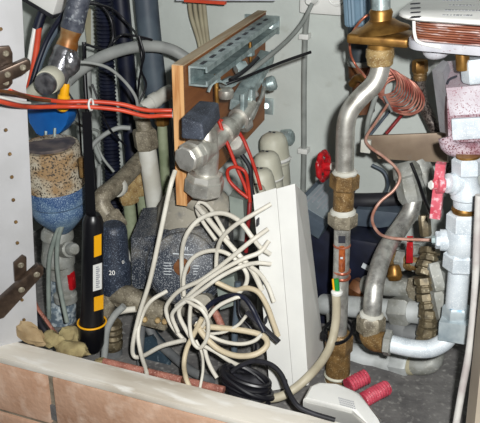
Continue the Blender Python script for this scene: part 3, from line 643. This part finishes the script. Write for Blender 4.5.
C('black_cable','black cable dropping beside the wiring box to the adapter','cable',[(285,380,.045),(288,392,.035),(296,405,.025),(306,412,.02)],2.2,m_mblack,B_)
t = Thing('black_coil','black cable wound into a heap behind the sill left of the adapter','cable coil')
co = MB()
cc = P(247,381,.045); k = S(cc)
for i in range(9):
    rr = random.uniform(.75,1.05); h = i*.0022; tl_ = random.uniform(-.25,.25)
    pts = [cc+V((math.cos(a)*27*k*rr, math.sin(a)*14*k*rr+random.uniform(-.001,.001), -.012+h+math.sin(a+i)*.004+math.cos(a)*-.008)) for a in [j*math.pi/5 for j in range(10)]]
    co.sweep(crom(pts,5,True), 2.6*k, 9, True)
t.part('loops', co, m_blackc)
t.part('core_bundle', MB().lump(cc+V((-.004,.002,-.008)), X_*.024, Y_*.014, Z_*.013, .25), m_mblack)
t.part('band', MB().rev(cc+V((.008,-.016,-.016)), cc+V((.012,-.0165,-.018)), [(0,5),(1,5)], 14), m_mgrey)
# adapter
t = Thing('power_adapter','white rounded power adapter with vent slots lying behind the sill','adapter')
ap = [(303,405),(310,388),(318,384),(333,384),(350,389),(362,398),(372,411),(382,428),(358,432),(350,422)]
up_ = [PZ(x,y,.012) for x,y in [(310,388.5),(318,384.5),(333,384.5),(347,388.5),(357,395),(353,411),(352,413),(304,401)]]
dn_ = [PZ(x,y,-.016) for x,y in [(310,402),(318,398),(333,398),(350,402),(385,428),(372,440),(353,424),(302,411)]]
a_ = PZ(304,401,.012)
body = MB().loft([PZ(303,413,-.02),PZ(352,427,-.02),PZ(384,440,-.02),PZ(392,432,-.02),PZ(362,405,-.02),PZ(340,398,-.02),PZ(316,397,-.02),PZ(309,403,-.02)],
                 [PZ(303,401.5,.006),PZ(352,413.5,.006),PZ(376,432,.006),PZ(380,424,.006),PZ(361,396,.006),PZ(340,386,.006),PZ(318,383.5,.006),PZ(310,388,.006)])
t.part('lower_shell', body, m_white, ang=30)
lid = MB().rings([[PZ(303,401.2,.0064),PZ(352,413.2,.0064),PZ(376,431.5,.0064),PZ(380,423.5,.0064),PZ(361,395.5,.0064),PZ(340,385.8,.0064),PZ(318,383.3,.0064),PZ(310,387.8,.0064)],
    [PZ(303.5,399,.011),PZ(352.5,410.5,.011),PZ(371,427,.009),PZ(378,419,.009),PZ(359,393.5,.011),PZ(339,384,.011),PZ(319,382.5,.011),PZ(310.5,386.5,.011)],
    [PZ(306,397.5,.0135),PZ(351,408,.0135),PZ(354,406.5,.0135),PZ(357,395,.0135),PZ(350,389.5,.0135),PZ(336,384,.0135),PZ(320,383,.0135),PZ(312,386.5,.0135)]])
t.part('upper_shell', lid, m_white, ang=30)
vs = MB()
for i in range(8):
    for j in range(4):
        q = PZ(339+i*2+j*.6, 398+i*.55+j*2.2,.0136); vs.box(q, X_*.0007, Y_*.0008, Z_*.0002)
t.part('vent_slots', vs, m_ink2, 1)
# ------------------------------------------------------------------ silver labelled box behind
t = Thing('transformer','grey transformer with a silver label between wiring box and brass fitting','transformer')
A, B = P(312,212,.25), P(338,184,.33); d = (B-A).normalized(); n = (CAM-A).normalized()+V((-.1,0,.15)); n = (n-d*n.dot(d)).normalized(); w = n.cross(d)
t.part('case', MB().box((A+B)/2-n*.012, d*.05, w*.024, n*.012, .002), m_dgrey)
li = t.part('label_sticker', MB().box((A+B)/2+n*.0004, d*.04, w*.018, n*.0004), m_label, 0)
ln2 = MB()
for i in range(6): ln2.box((A+B)/2+n*.001+w*(.013-i*.005), d*(.03-.006*(i % 3)), w*.0008, n*.0002)
t.part('lettering', ln2, m_ink2, 0)
# ------------------------------------------------------------------ right: mixing valve and pipe column
t = Thing('motor_head','ribbed blue-grey actuator head over a dark body at the top of the back wall','actuator')
rp = []
hd = MB(); A, B = P(356,-12,.33), P(358,25,.33)
ax = B-A; k = S(A); dn = ax.normalized(); nn = V((0,-1,0)); nn = (nn-dn*nn.dot(dn)).normalized(); bb = dn.cross(nn)
rg = []
for tt, f in ((0,1),(.95,1),(1,.93)):
    rg.append([A+ax*tt+(nn*math.cos(q)+bb*math.sin(q))*13.5*k*f*(1 if j % 2 else .93) for j,q in enumerate([2*math.pi*i/44 for i in range(44)])])
hd.rings(rg)
t.part('ribbed_cap', hd, m_bact, ang=20)
t.part('body', MB().rev((358,22,.33),(361,66,.33),[(0,11),(.85,11.5),(.86,12.5),(1,12.5)],22), m_dact)
t.part('ring', MB().rev((361,60,.33),(361,65,.33),[(0,13),(.5,14),(1,13)],22), m_cgrey)
t.part('base', MB().rev((361,65,.33),(363,112,.33),[(0,13),(.25,13),(.3,10),(.6,10),(.65,12),(1,12)],10), m_brown, label='brown metal base')
C('brass_bend','brass tube bending out of the actuator base behind the chrome pipe','tube',[(352,84,.3),(358,78,.29),(368,82,.28),(374,92,.27)],4,m_brass)
t = Thing('mixing_valve','broad brass mixing valve body at the top of the chrome pipe','valve')
my = .165
t.part('top_pipe', MB().cyl((381,-10,my),(381,11,my),9.5,20,.02), m_galv, label='bright steel pipe')
t.part('neck', MB().rev((381,9,my),(381,24,my),[(0,10.5),(.2,12),(.6,11),(1,14)],22), m_brass)
q = P(382,37,my); k = S(q)
t.part('flange', MB().box(q, X_*31*k, Y_*22*k, Z_*5*k, 3.6*k, 3), m_brass)
t.part('dome', MB().rev((382,31,my),(381,20,my),[(0,29),(.25,27),(.6,19),(1,13)],30), m_brass)
t.part('lower_neck', MB().rev((381,42,my),(380,52,my),[(0,13),(1,13)],22), m_brass)
t.part('union_nut', MB().rev((380,47,my),(380,66,my),[(0,12),(.1,14),(.5,14.5),(.6,13.5),(.9,13),(1,11)],24), m_ubrass)
t = Thing('chrome_pipe','dull chrome pipe bending down from the brass mixing valve','pipe')
t.part('pipe', MB().tube([(380,58,my),(380,70,my-.003),(374,84,my-.006),(362,96,my-.012),(351,109,my-.016),(346,124,my-.018),(345,145,my-.018),(344.5,178,my-.018)],9.7,seg=22,n=8), m_chrome)
cy_ = my-.018
t = Thing('flow_meter','brass and steel flow meter column with sight window under the chrome pipe','meter')
t.part('top_nut', MB().hexn((345,173,cy_),(344,189,cy_),15), m_dbrass)
t.part('washer', MB().rev((345,170,cy_),(345,174.5,cy_),[(0,11),(.5,13),(1,12)],22), m_whitep)
t.part('brass_barrel', MB().rev((344,187,cy_),(343,214,cy_),[(0,10),(.1,10.5),(1,10.5)],22), m_dbrass)
t.part('middle_nut', MB().hexn((343,212,cy_),(342.5,226,cy_),15), m_dsteel)
t.part('seal_ring', MB().rev((343,208.5,cy_),(343,213,cy_),[(0,11),(.5,13),(1,13)],22), m_whitep)
t.part('steel_tube', MB().rev((342.5,224,cy_),(339,340,cy_),[(0,8.3),(1,8.3)],22), m_steel)
# sight window: frame + amber tube proud of the steel tube
wk = MB()
wx = P(342,255,cy_-.0095); k = S(wx)
wk.rev((342,244,cy_-.0045),(341.5,271,cy_-.0045),[(0,3.9),(.05,4.6),(.95,4.6),(1,3.9)],16)
w_i = t.part('sight_tube', wk, m_glass)
t.part('window', MB().prism([(338.5,236,cy_-.0093),(345.5,236,cy_-.0093),(345.5,243,cy_-.0093),(338.5,243,cy_-.0093)], -Y_*.0006), m_ink)
for y in (245,271,277):
    q = P(342,y,cy_); t.part('window_band', MB().rev((342,y-1.2,cy_),(342,y+1.2,cy_),[(0,8.4),(.3,8.9),(.7,8.9),(1,8.4)],20), m_copper)
t.part('float_mark', MB().prism([(340.5,257,cy_-.0105),(343,257,cy_-.0105),(343,259,cy_-.0105),(340.5,259,cy_-.0105)], -Y_*.0004), m_wink, w_i)
t.part('lower_nut', MB().hexn((339.5,333,cy_),(338.5,352,cy_),14), m_dbrass)
t.part('brass_foot', MB().rev((338.5,350,cy_),(337,388,cy_),[(0,12),(.5,12.5),(1,12.5)],22), m_dbrass)
for y in (374,381): t.part('ring', MB().rev((337.4,y-1.5,cy_),(337.3,y+1.5,cy_),[(0,12.6),(.5,13.6),(1,12.6)],24), m_cream)
t.part('tail', MB().cyl((337,386,cy_),(336,412,cy_),11,20), m_dbrass)
t = Thing('earth_cable','thick beige earth cable with stripped green and yellow end, strapped to the meter','cable')
ey = cy_-.014
t.part('sheath', MB().tube([(336,292,ey),(336.5,308,ey-.002),(335.5,324,ey-.004),(331,344,.12),(322,361,.098),(308,377,.07),(294,389,.058),(279,397,.05),(262,399,.046)],4.4,seg=16), mat('beige_sheath',(186,178,156),(172,163,140),40,rough=.5))
t.part('sheath_end', MB().rev((337,290,ey),(337,294,ey),[(0,4.5),(.4,6),(1,5.5)],18), m_white)
t.part('core', MB().cyl((336.2,279,ey),(337.4,291,ey),2.6,12), m_green, label='green core')
t.part('core', MB().cyl((333.2,279,ey+.001),(334.4,291,ey),1.5,12), m_yellow, label='yellow core')
q = P(338,331,cy_-.004); k = S(q)
t = Thing('cable_tie','black cable tie strapping the beige earth cable to the meter','cable tie')
t.part('loop', MB().sweep(crom([q+V((math.cos(a)*13.5*k,math.sin(a)*20*k,math.sin(a)*2*k)) for a in [i*math.pi/6 for i in range(12)]],4,True), 1.7*k, 8, True), m_black)
t.part('head', MB().box(q+V((-10*k,-15*k,.001)), X_*.004, Y_*.003, Z_*.0045, .001), m_black)
t = Thing('hand_wheel','small red hand wheel left of the brass barrel','hand wheel')
hq = P(323.5,166,.25); k = S(hq); hx = V((.93,-.1,.12)).normalized(); hz_ = (Z_-hx*hx.z).normalized(); hy = hx.cross(hz_)
hw = MB().sweep(crom([hq+(hz_*math.cos(a)+hy*math.sin(a))*14*k*(1 if i % 2 else .9) for i,a in enumerate([i*math.pi/8 for i in range(16)])],3,True), 2.9*k, 10, True)
for a in range(4):
    dd = hz_*math.cos(a*math.pi/2+.4)+hy*math.sin(a*math.pi/2+.4); hw.sweep([hq, hq+dd*13*k], 2.2*k, 8)
t.part('wheel', hw, m_redp)
t.part('hub', MB().rev(hq-hx*.006, hq+hx*.012, [(0,3),(.2,4.5),(.8,4.5),(1,3.5)], 14), m_redp)
t.part('spindle', MB().rev(hq+hx*.01, hq+hx*.03, [(0,4),(.5,4),(.55,5.5),(1,5.5)], 14), m_whitep)
# capillaries
C('capillary_tube','thin copper capillary looping from the brass valve past the dark actuator body','tube',[(376,14,.21),(366,16,.2),(356,27,.2),(350,40,.21),(351,55,.215),(357,67,.215),(366,78,.2),(372,90,.22)],1.3,m_copper)
t = Thing('capillary_coil','coil of fine copper capillary tube behind the chrome pipe','coil')
cl = MB(); cc = P(393,88,.33); k = S(cc)
for i in range(12):
    f = .78+.032*i; o = V((-.012+i*.0022, i*.0018-.01, -i*.0022+.012))
    pts = [cc+o+V((math.cos(a)*17.5*k*f+math.sin(a)*5*k, math.sin(a)*9*k, math.sin(a)*12*k*f-math.cos(a)*9*k+random.uniform(-.0012,.0012))) for a in [j*math.pi/6 for j in range(12)]]
    cl.sweep(crom(pts,4,True), 1.0*k, 7, True)
t.part('turns', cl, mat('reddish_capillary',(150,74,62),(196,136,118),60,rough=.35,metal=.4))
t.part('binding', MB().tube([(384,96,.3),(388,104,.3),(392,112,.3)],1.4), m_mgrey)
for i,(pts,r,m_,lab) in enumerate(((((376,95,.29),(372,108,.29),(368,122,.29),(366,140,.3),(362,152,.3)),2.6,m_gcab,'grey wire dropping left of the copper coil'),(((392,108,.35),(384,118,.35),(376,128,.34),(368,138,.33)),1.4,m_dgrey,'thin slate wire below the copper coil'),(((417,98,.36),(406,110,.36),(396,122,.36),(386,134,.35)),1.8,m_dred,'dark red wire slanting under the copper coil'))):
    C('loose_wire',lab,'wire',list(pts),r,m_)
C('capillary_tube','pink copper capillary winding down across the flat strip to the white tee','tube',[(388,104,.3),(376,122,.28),(366,138,.262),(370,147,.25),(384,157,.242),(396,168,.236),(400,178,.228),(394,190,.22),(380,202,.21),(373,214,.2),(373,224,.19),(380,234,.18),(392,238,.17),(412,239.5,.17),(434,240,.17)],1.5,m_pink)
# flat strip
t = Thing('flat_strip','flat brownish metal strip bridging behind the pink capillary','strip')
t.part('strip', MB().prism([(366,136,.275),(446,133,.285),(448,163,.285),(378,159,.275),(374,150,.275),(366,149,.275)], Y_*.004, .0006), m_strip)
t.part('hook', MB().box((366,146,.27), X_*.006, Y_*.003, Z_*.008, .001), m_whitep)
t = Thing('braided_hose','braided steel hose with a brass end behind the grey pump housing','hose')
t.part('hose', MB().tube([(420,76,.37),(420,90,.37),(424,106,.37),(432,122,.36),(440,140,.36),(446,160,.37),(449,182,.38)],6,seg=16), m_braid)
t.part('end_nut', MB().hexn((420,60,.37),(420,73,.37),8), m_brass)
t.part('crimp', MB().rev((420,72,.37),(420,80,.37),[(0,6.5),(.2,7.2),(.4,6.6),(.6,7.2),(1,6.5)],18), m_dbrass)
# ------------------------------------------------------------------ heat exchanger
t = Thing('heat_exchanger','stacked copper plate heat exchanger with white printed cover at the top right','heat exchanger')
def rrect(x0,x1,y0,y1,r,z,n=5):
    out = []
    for cx,cy,a0 in ((x1-r,y0+r,-90),(x1-r,y1-r,0),(x0+r,y1-r,90),(x0+r,y0+r,180)):
        for i in range(n):
            a = math.radians(a0+90*i/(n-1)); out.append(V((cx+r*math.cos(a),cy+r*math.sin(a),z)))
    return out
HY = .12
e0 = P(412,24,HY); e1 = P(520,24,HY)
hx0, hx1 = e0.x, e0.x+.2; hy0, hy1 = HY-.012, HY+.10
ztop = P(440,19,HY).z; zbot = P(440,47,HY).z
lam = MB(); nl = 9
prev = None
rs = []
for i in range(nl):
    za = zbot+.006+(ztop-zbot-.006)*i/nl; zb_ = zbot+.006+(ztop-zbot-.006)*(i+1)/nl; h = zb_-za
    for q,ins in ((0,.0022),(.25,0),(.75,0),(1,.0022)):
        rs.append(rrect(hx0+ins,hx1-ins,hy0+ins,hy1-ins,.016,za+h*q*.999))
lam.rings(rs)
t.part('plate_stack', lam, m_lamella, ang=60)
t.part('bottom_plate', MB().rings([rrect(hx0-.001,hx1,hy0-.002,hy1,.016,zbot-.002),rrect(hx0-.002,hx1,hy0-.003,hy1,.017,zbot+.001),rrect(hx0-.002,hx1,hy0-.003,hy1,.017,zbot+.006)]), m_pgrey, label='pale bottom plate')
cvz = ztop+.001
cov = t.part('cover', MB().rings([rrect(hx0-.010,hx1,hy0-.012,hy1,.022,cvz),rrect(hx0-.012,hx1,hy0-.014,hy1,.024,cvz+.0015),rrect(hx0-.012,hx1,hy0-.014,hy1,.024,cvz+.004),rrect(hx0-.010,hx1,hy0-.012,hy1,.022,cvz+.0055)]), m_white, label='white printed cover')
pk = MB(); pl2 = MB(); zz = cvz+.0058
for i in range(6):
    for j in range(4):
        a = PZ(412+i*1.5-j*.2, 17-i*.1-j*4.4, zz); pk.box(a, X_*random.uniform(.0008,.0011), Y_*.0028, Z_*.0002)
t.part('lettering', pk, m_ink, cov)
for j,(x0,n_) in enumerate(((444,9),(446,11),(450,8),(444,6))):
    for i in range(n_):
        a = PZ(x0+i*3.4, 15+i*.05-j*5.0, zz); pl2.box(a, X_*random.uniform(.0006,.0014), Y_*random.uniform(.001,.003), Z_*.0002)
t.part('lettering', pl2, m_ink2, cov)
t.part('strap', MB().sweep(crom([V((hx0+.004,hy0-.003,ztop)),V((hx0+.006,hy0-.0035,(ztop+zbot)/2)),V((hx0+.011,hy0-.004,zbot+.006)),V((hx0+.03,hy0-.004,zbot+.003))]),.0015,8), m_white)
t.part('foot_boss', MB().rev((436,44,HY+.02),(437,58,HY+.02),[(0,14),(.6,13.5),(.85,11),(1,8)],24), m_pgrey)
t.part('port', MB().cyl((462,46,HY+.015),(463,70,HY+.015),7), m_brass, label='brass port')
# right pump
t = Thing('white_pump','pale boxy pump with red speckled lower casting below the heat exchanger','pump')
uY = .14
t.part('side_panel', MB().loft([(432,70,uY+.03),(443,60,uY+.05),(446,72,uY+.07),(440,132,uY+.07)],[(443,72,uY+.004),(448,62,uY+.03),(452,74,uY+.05),(455,135,uY+.02)]), m_pgrey, ang=20)
t.part('housing', MB().loft([(446,88,uY),(500,84,uY),(500,112,uY),(450,116,uY)],[(440,62,uY+.07),(500,56,uY+.07),(500,84,uY+.07),(446,92,uY+.07)]), mat('red_dusted_housing', (204,200,206), (176,160,168), 30, .42, .62, rough=.6, c3=(140,84,94), s3=700, lo3=.56, hi3=.66), ang=20)
t.part('casting', MB().loft([(447,100,uY+.002),(498,94,uY+.002),(500,150,uY+.002),(470,156,uY+.002),(449,154,uY+.002)],[(441,84,uY+.06),(498,78,uY+.06),(500,120,uY+.06),(470,126,uY+.06),(444,124,uY+.06)]), m_pinkpump, ang=20)
t.part('front_plate', MB().prism([(452,118,uY-.001),(500,115,uY-.001),(500,136,uY-.001),(453,139,uY-.001)], -Y_*.005, .001), m_white_pipe, label='pale rectangular front plate')
t.part('rim', MB().tube([(446,137,uY-.002),(449,146,uY-.004),(462,150,uY-.006),(500,148,uY-.006)],8,seg=14), m_pinkpump)
t.part('top_nut', MB().hexn((474,58,uY),(475,82,uY),13), m_white_pipe)
t.part('clip_slot', MB().tube([(447,84,uY-.002),(450,79,uY-.002),(457,76,uY-.002)],1.1), m_ink)
# white valve column
vy = .125
t = Thing('stop_valve','white stop valve with a chalky red lever under the white pump','valve')
t.part('top_nut', MB().hexn((468,157,vy),(468,174,vy),16), m_white_pipe)
t.part('seal', MB().rev((468,155,vy),(468,158.5,vy),[(0,12),(1,12)],20), m_brass)
t.part('body', MB().rev((467,172,vy),(465,208,vy),[(0,12),(.1,11),(.3,12),(.45,15),(.7,15),(.75,12.5),(1,12)],24), m_white_pipe)
t.part('bonnet', MB().rev((462,184,vy),(444,183,vy-.012),[(0,12),(.5,12),(.55,10),(.8,10),(.85,6),(1,5)],20), m_white_pipe)
lA, lB = P(440.5,163,vy-.016), P(435,217,vy-.016)
t.part('lever', MB().loft([lA+V((-.004,-.004,0)),lA+V((.005,-.004,0)),lA+V((.005,.004,0)),lA+V((-.004,.004,0))],[lB+V((-.0045,-.005,0)),lB+V((.0055,-.005,0)),lB+V((.0055,.005,0)),lB+V((-.0045,.005,0))]), m_pinkp, label='chalky red lever')
t.part('lever_boss', MB().rev((442,185,vy-.016),(432,185,vy-.022),[(0,9),(.6,8.5),(.62,4.5),(1,4.5)],18), m_pinkp)
t.part('lever_nut', MB().hexn((434,185,vy-.02),(430,185,vy-.023),4.5), m_white)
t.part('lower_seal', MB().rev((465,205,vy),(464,214,vy),[(0,11),(.4,13),(.6,13),(1,11)],20), m_brass)
t = Thing('white_tee','white tee fitting where the pink capillary enters, below the stop valve','fitting')
t.part('upper_nut', MB().hexn((463.5,212,vy),(462.5,231,vy),16.5), m_white_pipe)
t.part('body', MB().rev((462.5,229,vy),(461,254,vy),[(0,15),(.2,17),(.7,17),(.9,14),(1,14)],24), m_white_pipe)
t.part('side_branch', MB().rev((462,240,vy),(440,240,vy-.004),[(0,11),(1,11)],20), m_white_pipe)
t.part('branch_nut', MB().hexn((443,240,vy-.003),(435,240,vy-.005),9), m_white_pipe)
t.part('gland', MB().hexn((436,240,vy-.004),(432,240,vy-.004),4.5), m_galv)
t.part('side_boss', MB().rev((470,240,vy),(480,240,vy),[(0,10),(.8,10),(1,7)],18), m_white_pipe)
t.part('lower_nut', MB().hexn((461,252,vy),(459.5,269,vy),17), m_white_pipe)
t = Thing('white_down_pipe','white pipe from the tee down into the square bluish nut','pipe')
t.part('pipe', MB().cyl((459.5,267,vy),(454,328,vy),11,22), m_white_pipe)
t.part('square_nut', MB().loft([(439,322,vy-.016),(469,326,vy-.016),(467,345,vy-.016),(438,340,vy-.016)],[(446,306,vy+.016),(474,309,vy+.016),(472,330,vy+.016),(444,326,vy+.016)]), m_bnut, ang=20)
t.part('collar', MB().hexn((457,305,vy),(455,324,vy),14), m_bnut)
t = Thing('white_bend','white pipe bending left from the square nut to the brass elbow','pipe')
t.part('pipe', MB().tube([(452,326,vy+.004),(449,336,vy+.002),(441,344,vy-.003),(428,349,vy-.006),(410,348,vy-.008),(388,343,vy-.01)],9.2,seg=20), m_white_pipe)
t.part('union_nut', MB().hexn((392,343.5,vy-.01),(384,342,vy-.01),13.5), m_cgrey)
t = Thing('brass_elbow','dusty brass elbow under the grey bent pipe','fitting')
t.part('elbow', MB().tube([(370.5,330,vy),(370,336,vy-.003),(375,341,vy-.007),(386,342.5,vy-.01)],10.5,seg=20), m_dbrass)
t.part('top_nut', MB().hexn((371.5,315,vy+.002),(370.5,333,vy),14.5), m_dsteel)
t.part('washer', MB().rev((372,312,vy+.002),(371.5,316,vy+.002),[(0,9.5),(.5,12),(1,12)],20), m_whitep)
t = Thing('grey_bent_pipe','grey steel pipe bending from the upper coupling down to the brass elbow','pipe')
t.part('pipe', MB().tube([(415,190,.25),(411,210,.24),(402,225,.225),(391,241,.2),(382,258,.17),(376,278,.145),(373,300,.13),(372,318,vy+.002)],8.8,seg=20), m_steel)
t.part('upper_coupling', MB().rev((405,163,.265),(414,203,.247),[(0,11),(.1,14),(.35,15),(.4,13.5),(.6,15),(.85,15),(1,12)],8,.2), m_cgrey)
t = Thing('grey_coupling','grey coupling leaning behind the upper end of the bent pipe','fitting')
t.part('coupling', MB().rev((418,160,.29),(434,200,.28),[(0,10),(.2,11),(.5,11),(.55,12),(1,12)],18), m_cgrey)
t = Thing('black_lever','black bar slanting between the couplings and the red lever','bar')
t.part('bar', MB().tube([(411,163,.25),(418,180,.24),(425,200,.22),(432,216,.2)],1.7), m_black)
# horizontal manifold connections
def hpipe(name, lab, A, B, r, m, nuts=(), cat='pipe'):
    t = Thing(name, lab, cat, 'horizontal manifold pipes'); t.part('pipe', MB().cyl(A, B, r, 20, .02), m)
    for q0, q1, rr, mm in nuts:
        a, b = W(A), W(B); t.part('nut', MB().hexn(a.lerp(b,q0), a.lerp(b,q1), rr), mm)
    return t
hpipe('manifold_pipe','brass stub pipe behind the bent pipe, topmost of the manifold stubs',(384,257,.25),(424,264,.235),9,m_dbrass,((.35,.6,11,m_cgrey),(.75,.98,10,m_cgrey)))
t = Thing('drip_valve','small brass bleed valve under the topmost manifold stub','valve')
t.part('valve', MB().rev((394,265,.22),(395,280,.215),[(0,5),(.3,7),(.6,7),(.7,8),(1,6)],16), m_brass)
hpipe('manifold_pipe','grey pipe with one nut, second of the manifold stubs from the top',(364,285,.235),(430,289,.215),9.5,m_cgrey,((.72,.92,13,m_dsteel),))
hpipe('manifold_pipe','pale pipe with a big nut, third of the manifold stubs from the top',(322,304,.225),(424,313,.195),10.5,m_lgrey,((.7,.88,15,m_cgrey),))
hpipe('manifold_pipe','dim grey pipe between the third stub and the white bend',(360,331,.2),(424,336,.19),10.5,m_mgrey,((.5,.75,13,m_mgrey),))
t = Thing('manifold_pipe','lowest pale pipe stepping down to a grey end elbow above the floor','pipe','horizontal manifold pipes')
t.part('pipe', MB().rev((340,354,.21),(392,363,.2),[(0,13),(.55,13),(.7,10.5),(1,10.5)],22), m_lgrey)
t.part('nut', MB().hexn((391,363,.2),(409,366,.195),12), m_lgrey)
t.part('ring', MB().rev((408,365.5,.196),(414,366,.195),[(0,9),(.5,9.5),(1,9)],20), m_trunk)
t.part('end_elbow', MB().tube([(412,365.5,.195),(424,366,.194),(433,362,.198),(436,351,.215)],9,seg=18), m_cgrey)
t = Thing('red_lever_valve','thin red lever valve over the topmost manifold stub','valve')
t.part('lever', MB().loft([(407,236,.2),(413,236,.2),(413,236,.21),(407,236,.21)],[(406,263,.2),(413,263,.2),(413,263,.21),(406,263,.21)]), m_redp)
t.part('boss', MB().cyl((410,250,.21),(418,250,.22),6), m_cgrey)
t = Thing('distribution_manifold','tarnished brass manifold of ribbed couplings standing behind the white pipe','manifold')
pts = [(430,248,.20),(428,262,.19),(424,276,.18),(426,292,.175),(429,308,.17),(428,326,.165),(424,345,.16)]
for i in range(len(pts)-1):
    a, b = P(*pts[i]), P(*pts[i+1])
    t.part('coupling', MB().rev(a, b, [(0,8),(.06,10.5),(.46,11),(.52,8.2),(.62,8.2),(.66,9.8),(.96,9.8),(1,8)], 8, .2), m_tbrass)
t.part('stub', MB().hexn((434,262,.185),(442,292,.175),10), m_cgrey)
t.part('stub', MB().hexn((438,290,.17),(444,318,.165),9), m_cgrey)
t = Thing('small_brass_stub','small brass stub between the red lever valve and the stop valve','fitting')
t.part('stub', MB().hexn((424,215,.23),(426,236,.225),6), m_tbrass)
C('corner_tube','long pale tube running down the right edge of the opening','tube',[(479,195,.07),(477,240,.07),(475,290,.065),(470,345,.055),(462,390,.045),(455,430,.035)],3.9,mat('pinkish_white_tube',(196,194,190),(172,164,162),40,rough=.55),seg=14)
# dark items behind
C('black_pipe','black pipe lying across behind the brass barrel','pipe',[(352,201,.33),(370,201,.33),(392,200,.34),(410,198,.35)],8,m_mblack,seg=16)
C('dark_cable','dark cable arching up from the black pipe over the back wall','cable',[(372,165,.42),(384,172,.42),(388,184,.41),(384,196,.37)],1.8,m_dgrey)
t = Thing('grey_duct','flat grey duct piece below the black pipe','duct')
t.part('duct', MB().prism([(356,209,.31),(398,213,.31),(400,225,.31),(380,228,.31),(356,226,.31)], Y_*.05, .001), m_dgrey)
t = Thing('insulated_box','navy foam-wrapped block in the gap between flow meter and bent pipe','box')
t.part('block', MB().box((364,262,.3), X_*.024, Y_*.03, Z_*.045, .006), m_navy)
t.part('tag', MB().box((366,267,.266), V((.005,0,-.002)), Y_*.001, V((.001,0,.003))), m_wink)
t = Thing('brown_union','brown metal union low in the gap right of the flow meter','fitting')
t.part('union', MB().hexn((352,285,.24),(364,292,.235),10), m_brown)
t = Thing('dark_block','dark block filling the shadow in the gap between wiring box and flow meter','block')
t.part('block', MB().box((322,265,.3), X_*.02, Y_*.04, Z_*.08, .006), m_navy)  # dark filler standing in for the cast shadow and dark clutter here
C('grey_stub_pipe','short grey pipe with a pale end between wiring box and flow meter','pipe',[(320,306,.25),(330,312,.22),(332,326,.2)],5,m_cgrey)
# floor tubes
for pts,lab in (([(348,386,.10),(357,381,.11),(367,376,.12)],'red corrugated tube end beside the brass foot of the meter'),([(362,401,.075),(374,394,.09),(388,387,.105)],'red corrugated tube end lying in front on the concrete floor')):
    C('corrugated_tube',lab,'tube',pts,7.4,m_corr,'red corrugated tubes on the floor',corr=3.2)
#==END==
for t in THINGS: t.build()
# ------------------------------------------------------------------ light, world, camera
sc = bpy.context.scene
w = bpy.data.worlds.new('room_light'); sc.world = w; w.use_nodes = True
w.node_tree.nodes['Background'].inputs[0].default_value = (.8,.9,1,1)
w.node_tree.nodes['Background'].inputs[1].default_value = .035
l = bpy.data.lights.new('camera_flash','POINT'); l.energy = 38; l.shadow_soft_size = .010; l.color = (1,1,.98)
lo = bpy.data.objects.new('camera_flash', l); COL.objects.link(lo); lo.location = CAM+R*.036+U*.03
cd = bpy.data.cameras.new('camera'); co_ = bpy.data.objects.new('camera', cd); COL.objects.link(co_)
cd.sensor_fit = 'HORIZONTAL'; cd.sensor_width = 36; cd.lens = 36*FPX/480; cd.clip_start = .01
co_.matrix_world = Matrix(((R.x,U.x,-F.x,CAM.x),(R.y,U.y,-F.y,CAM.y),(R.z,U.z,-F.z,CAM.z),(0,0,0,1)))
sc.camera = co_
sc.view_settings.view_transform = 'Standard'; sc.view_settings.look = 'None'; sc.view_settings.gamma = 1
sc.view_settings.use_curve_mapping = False; sc.view_settings.exposure = 0
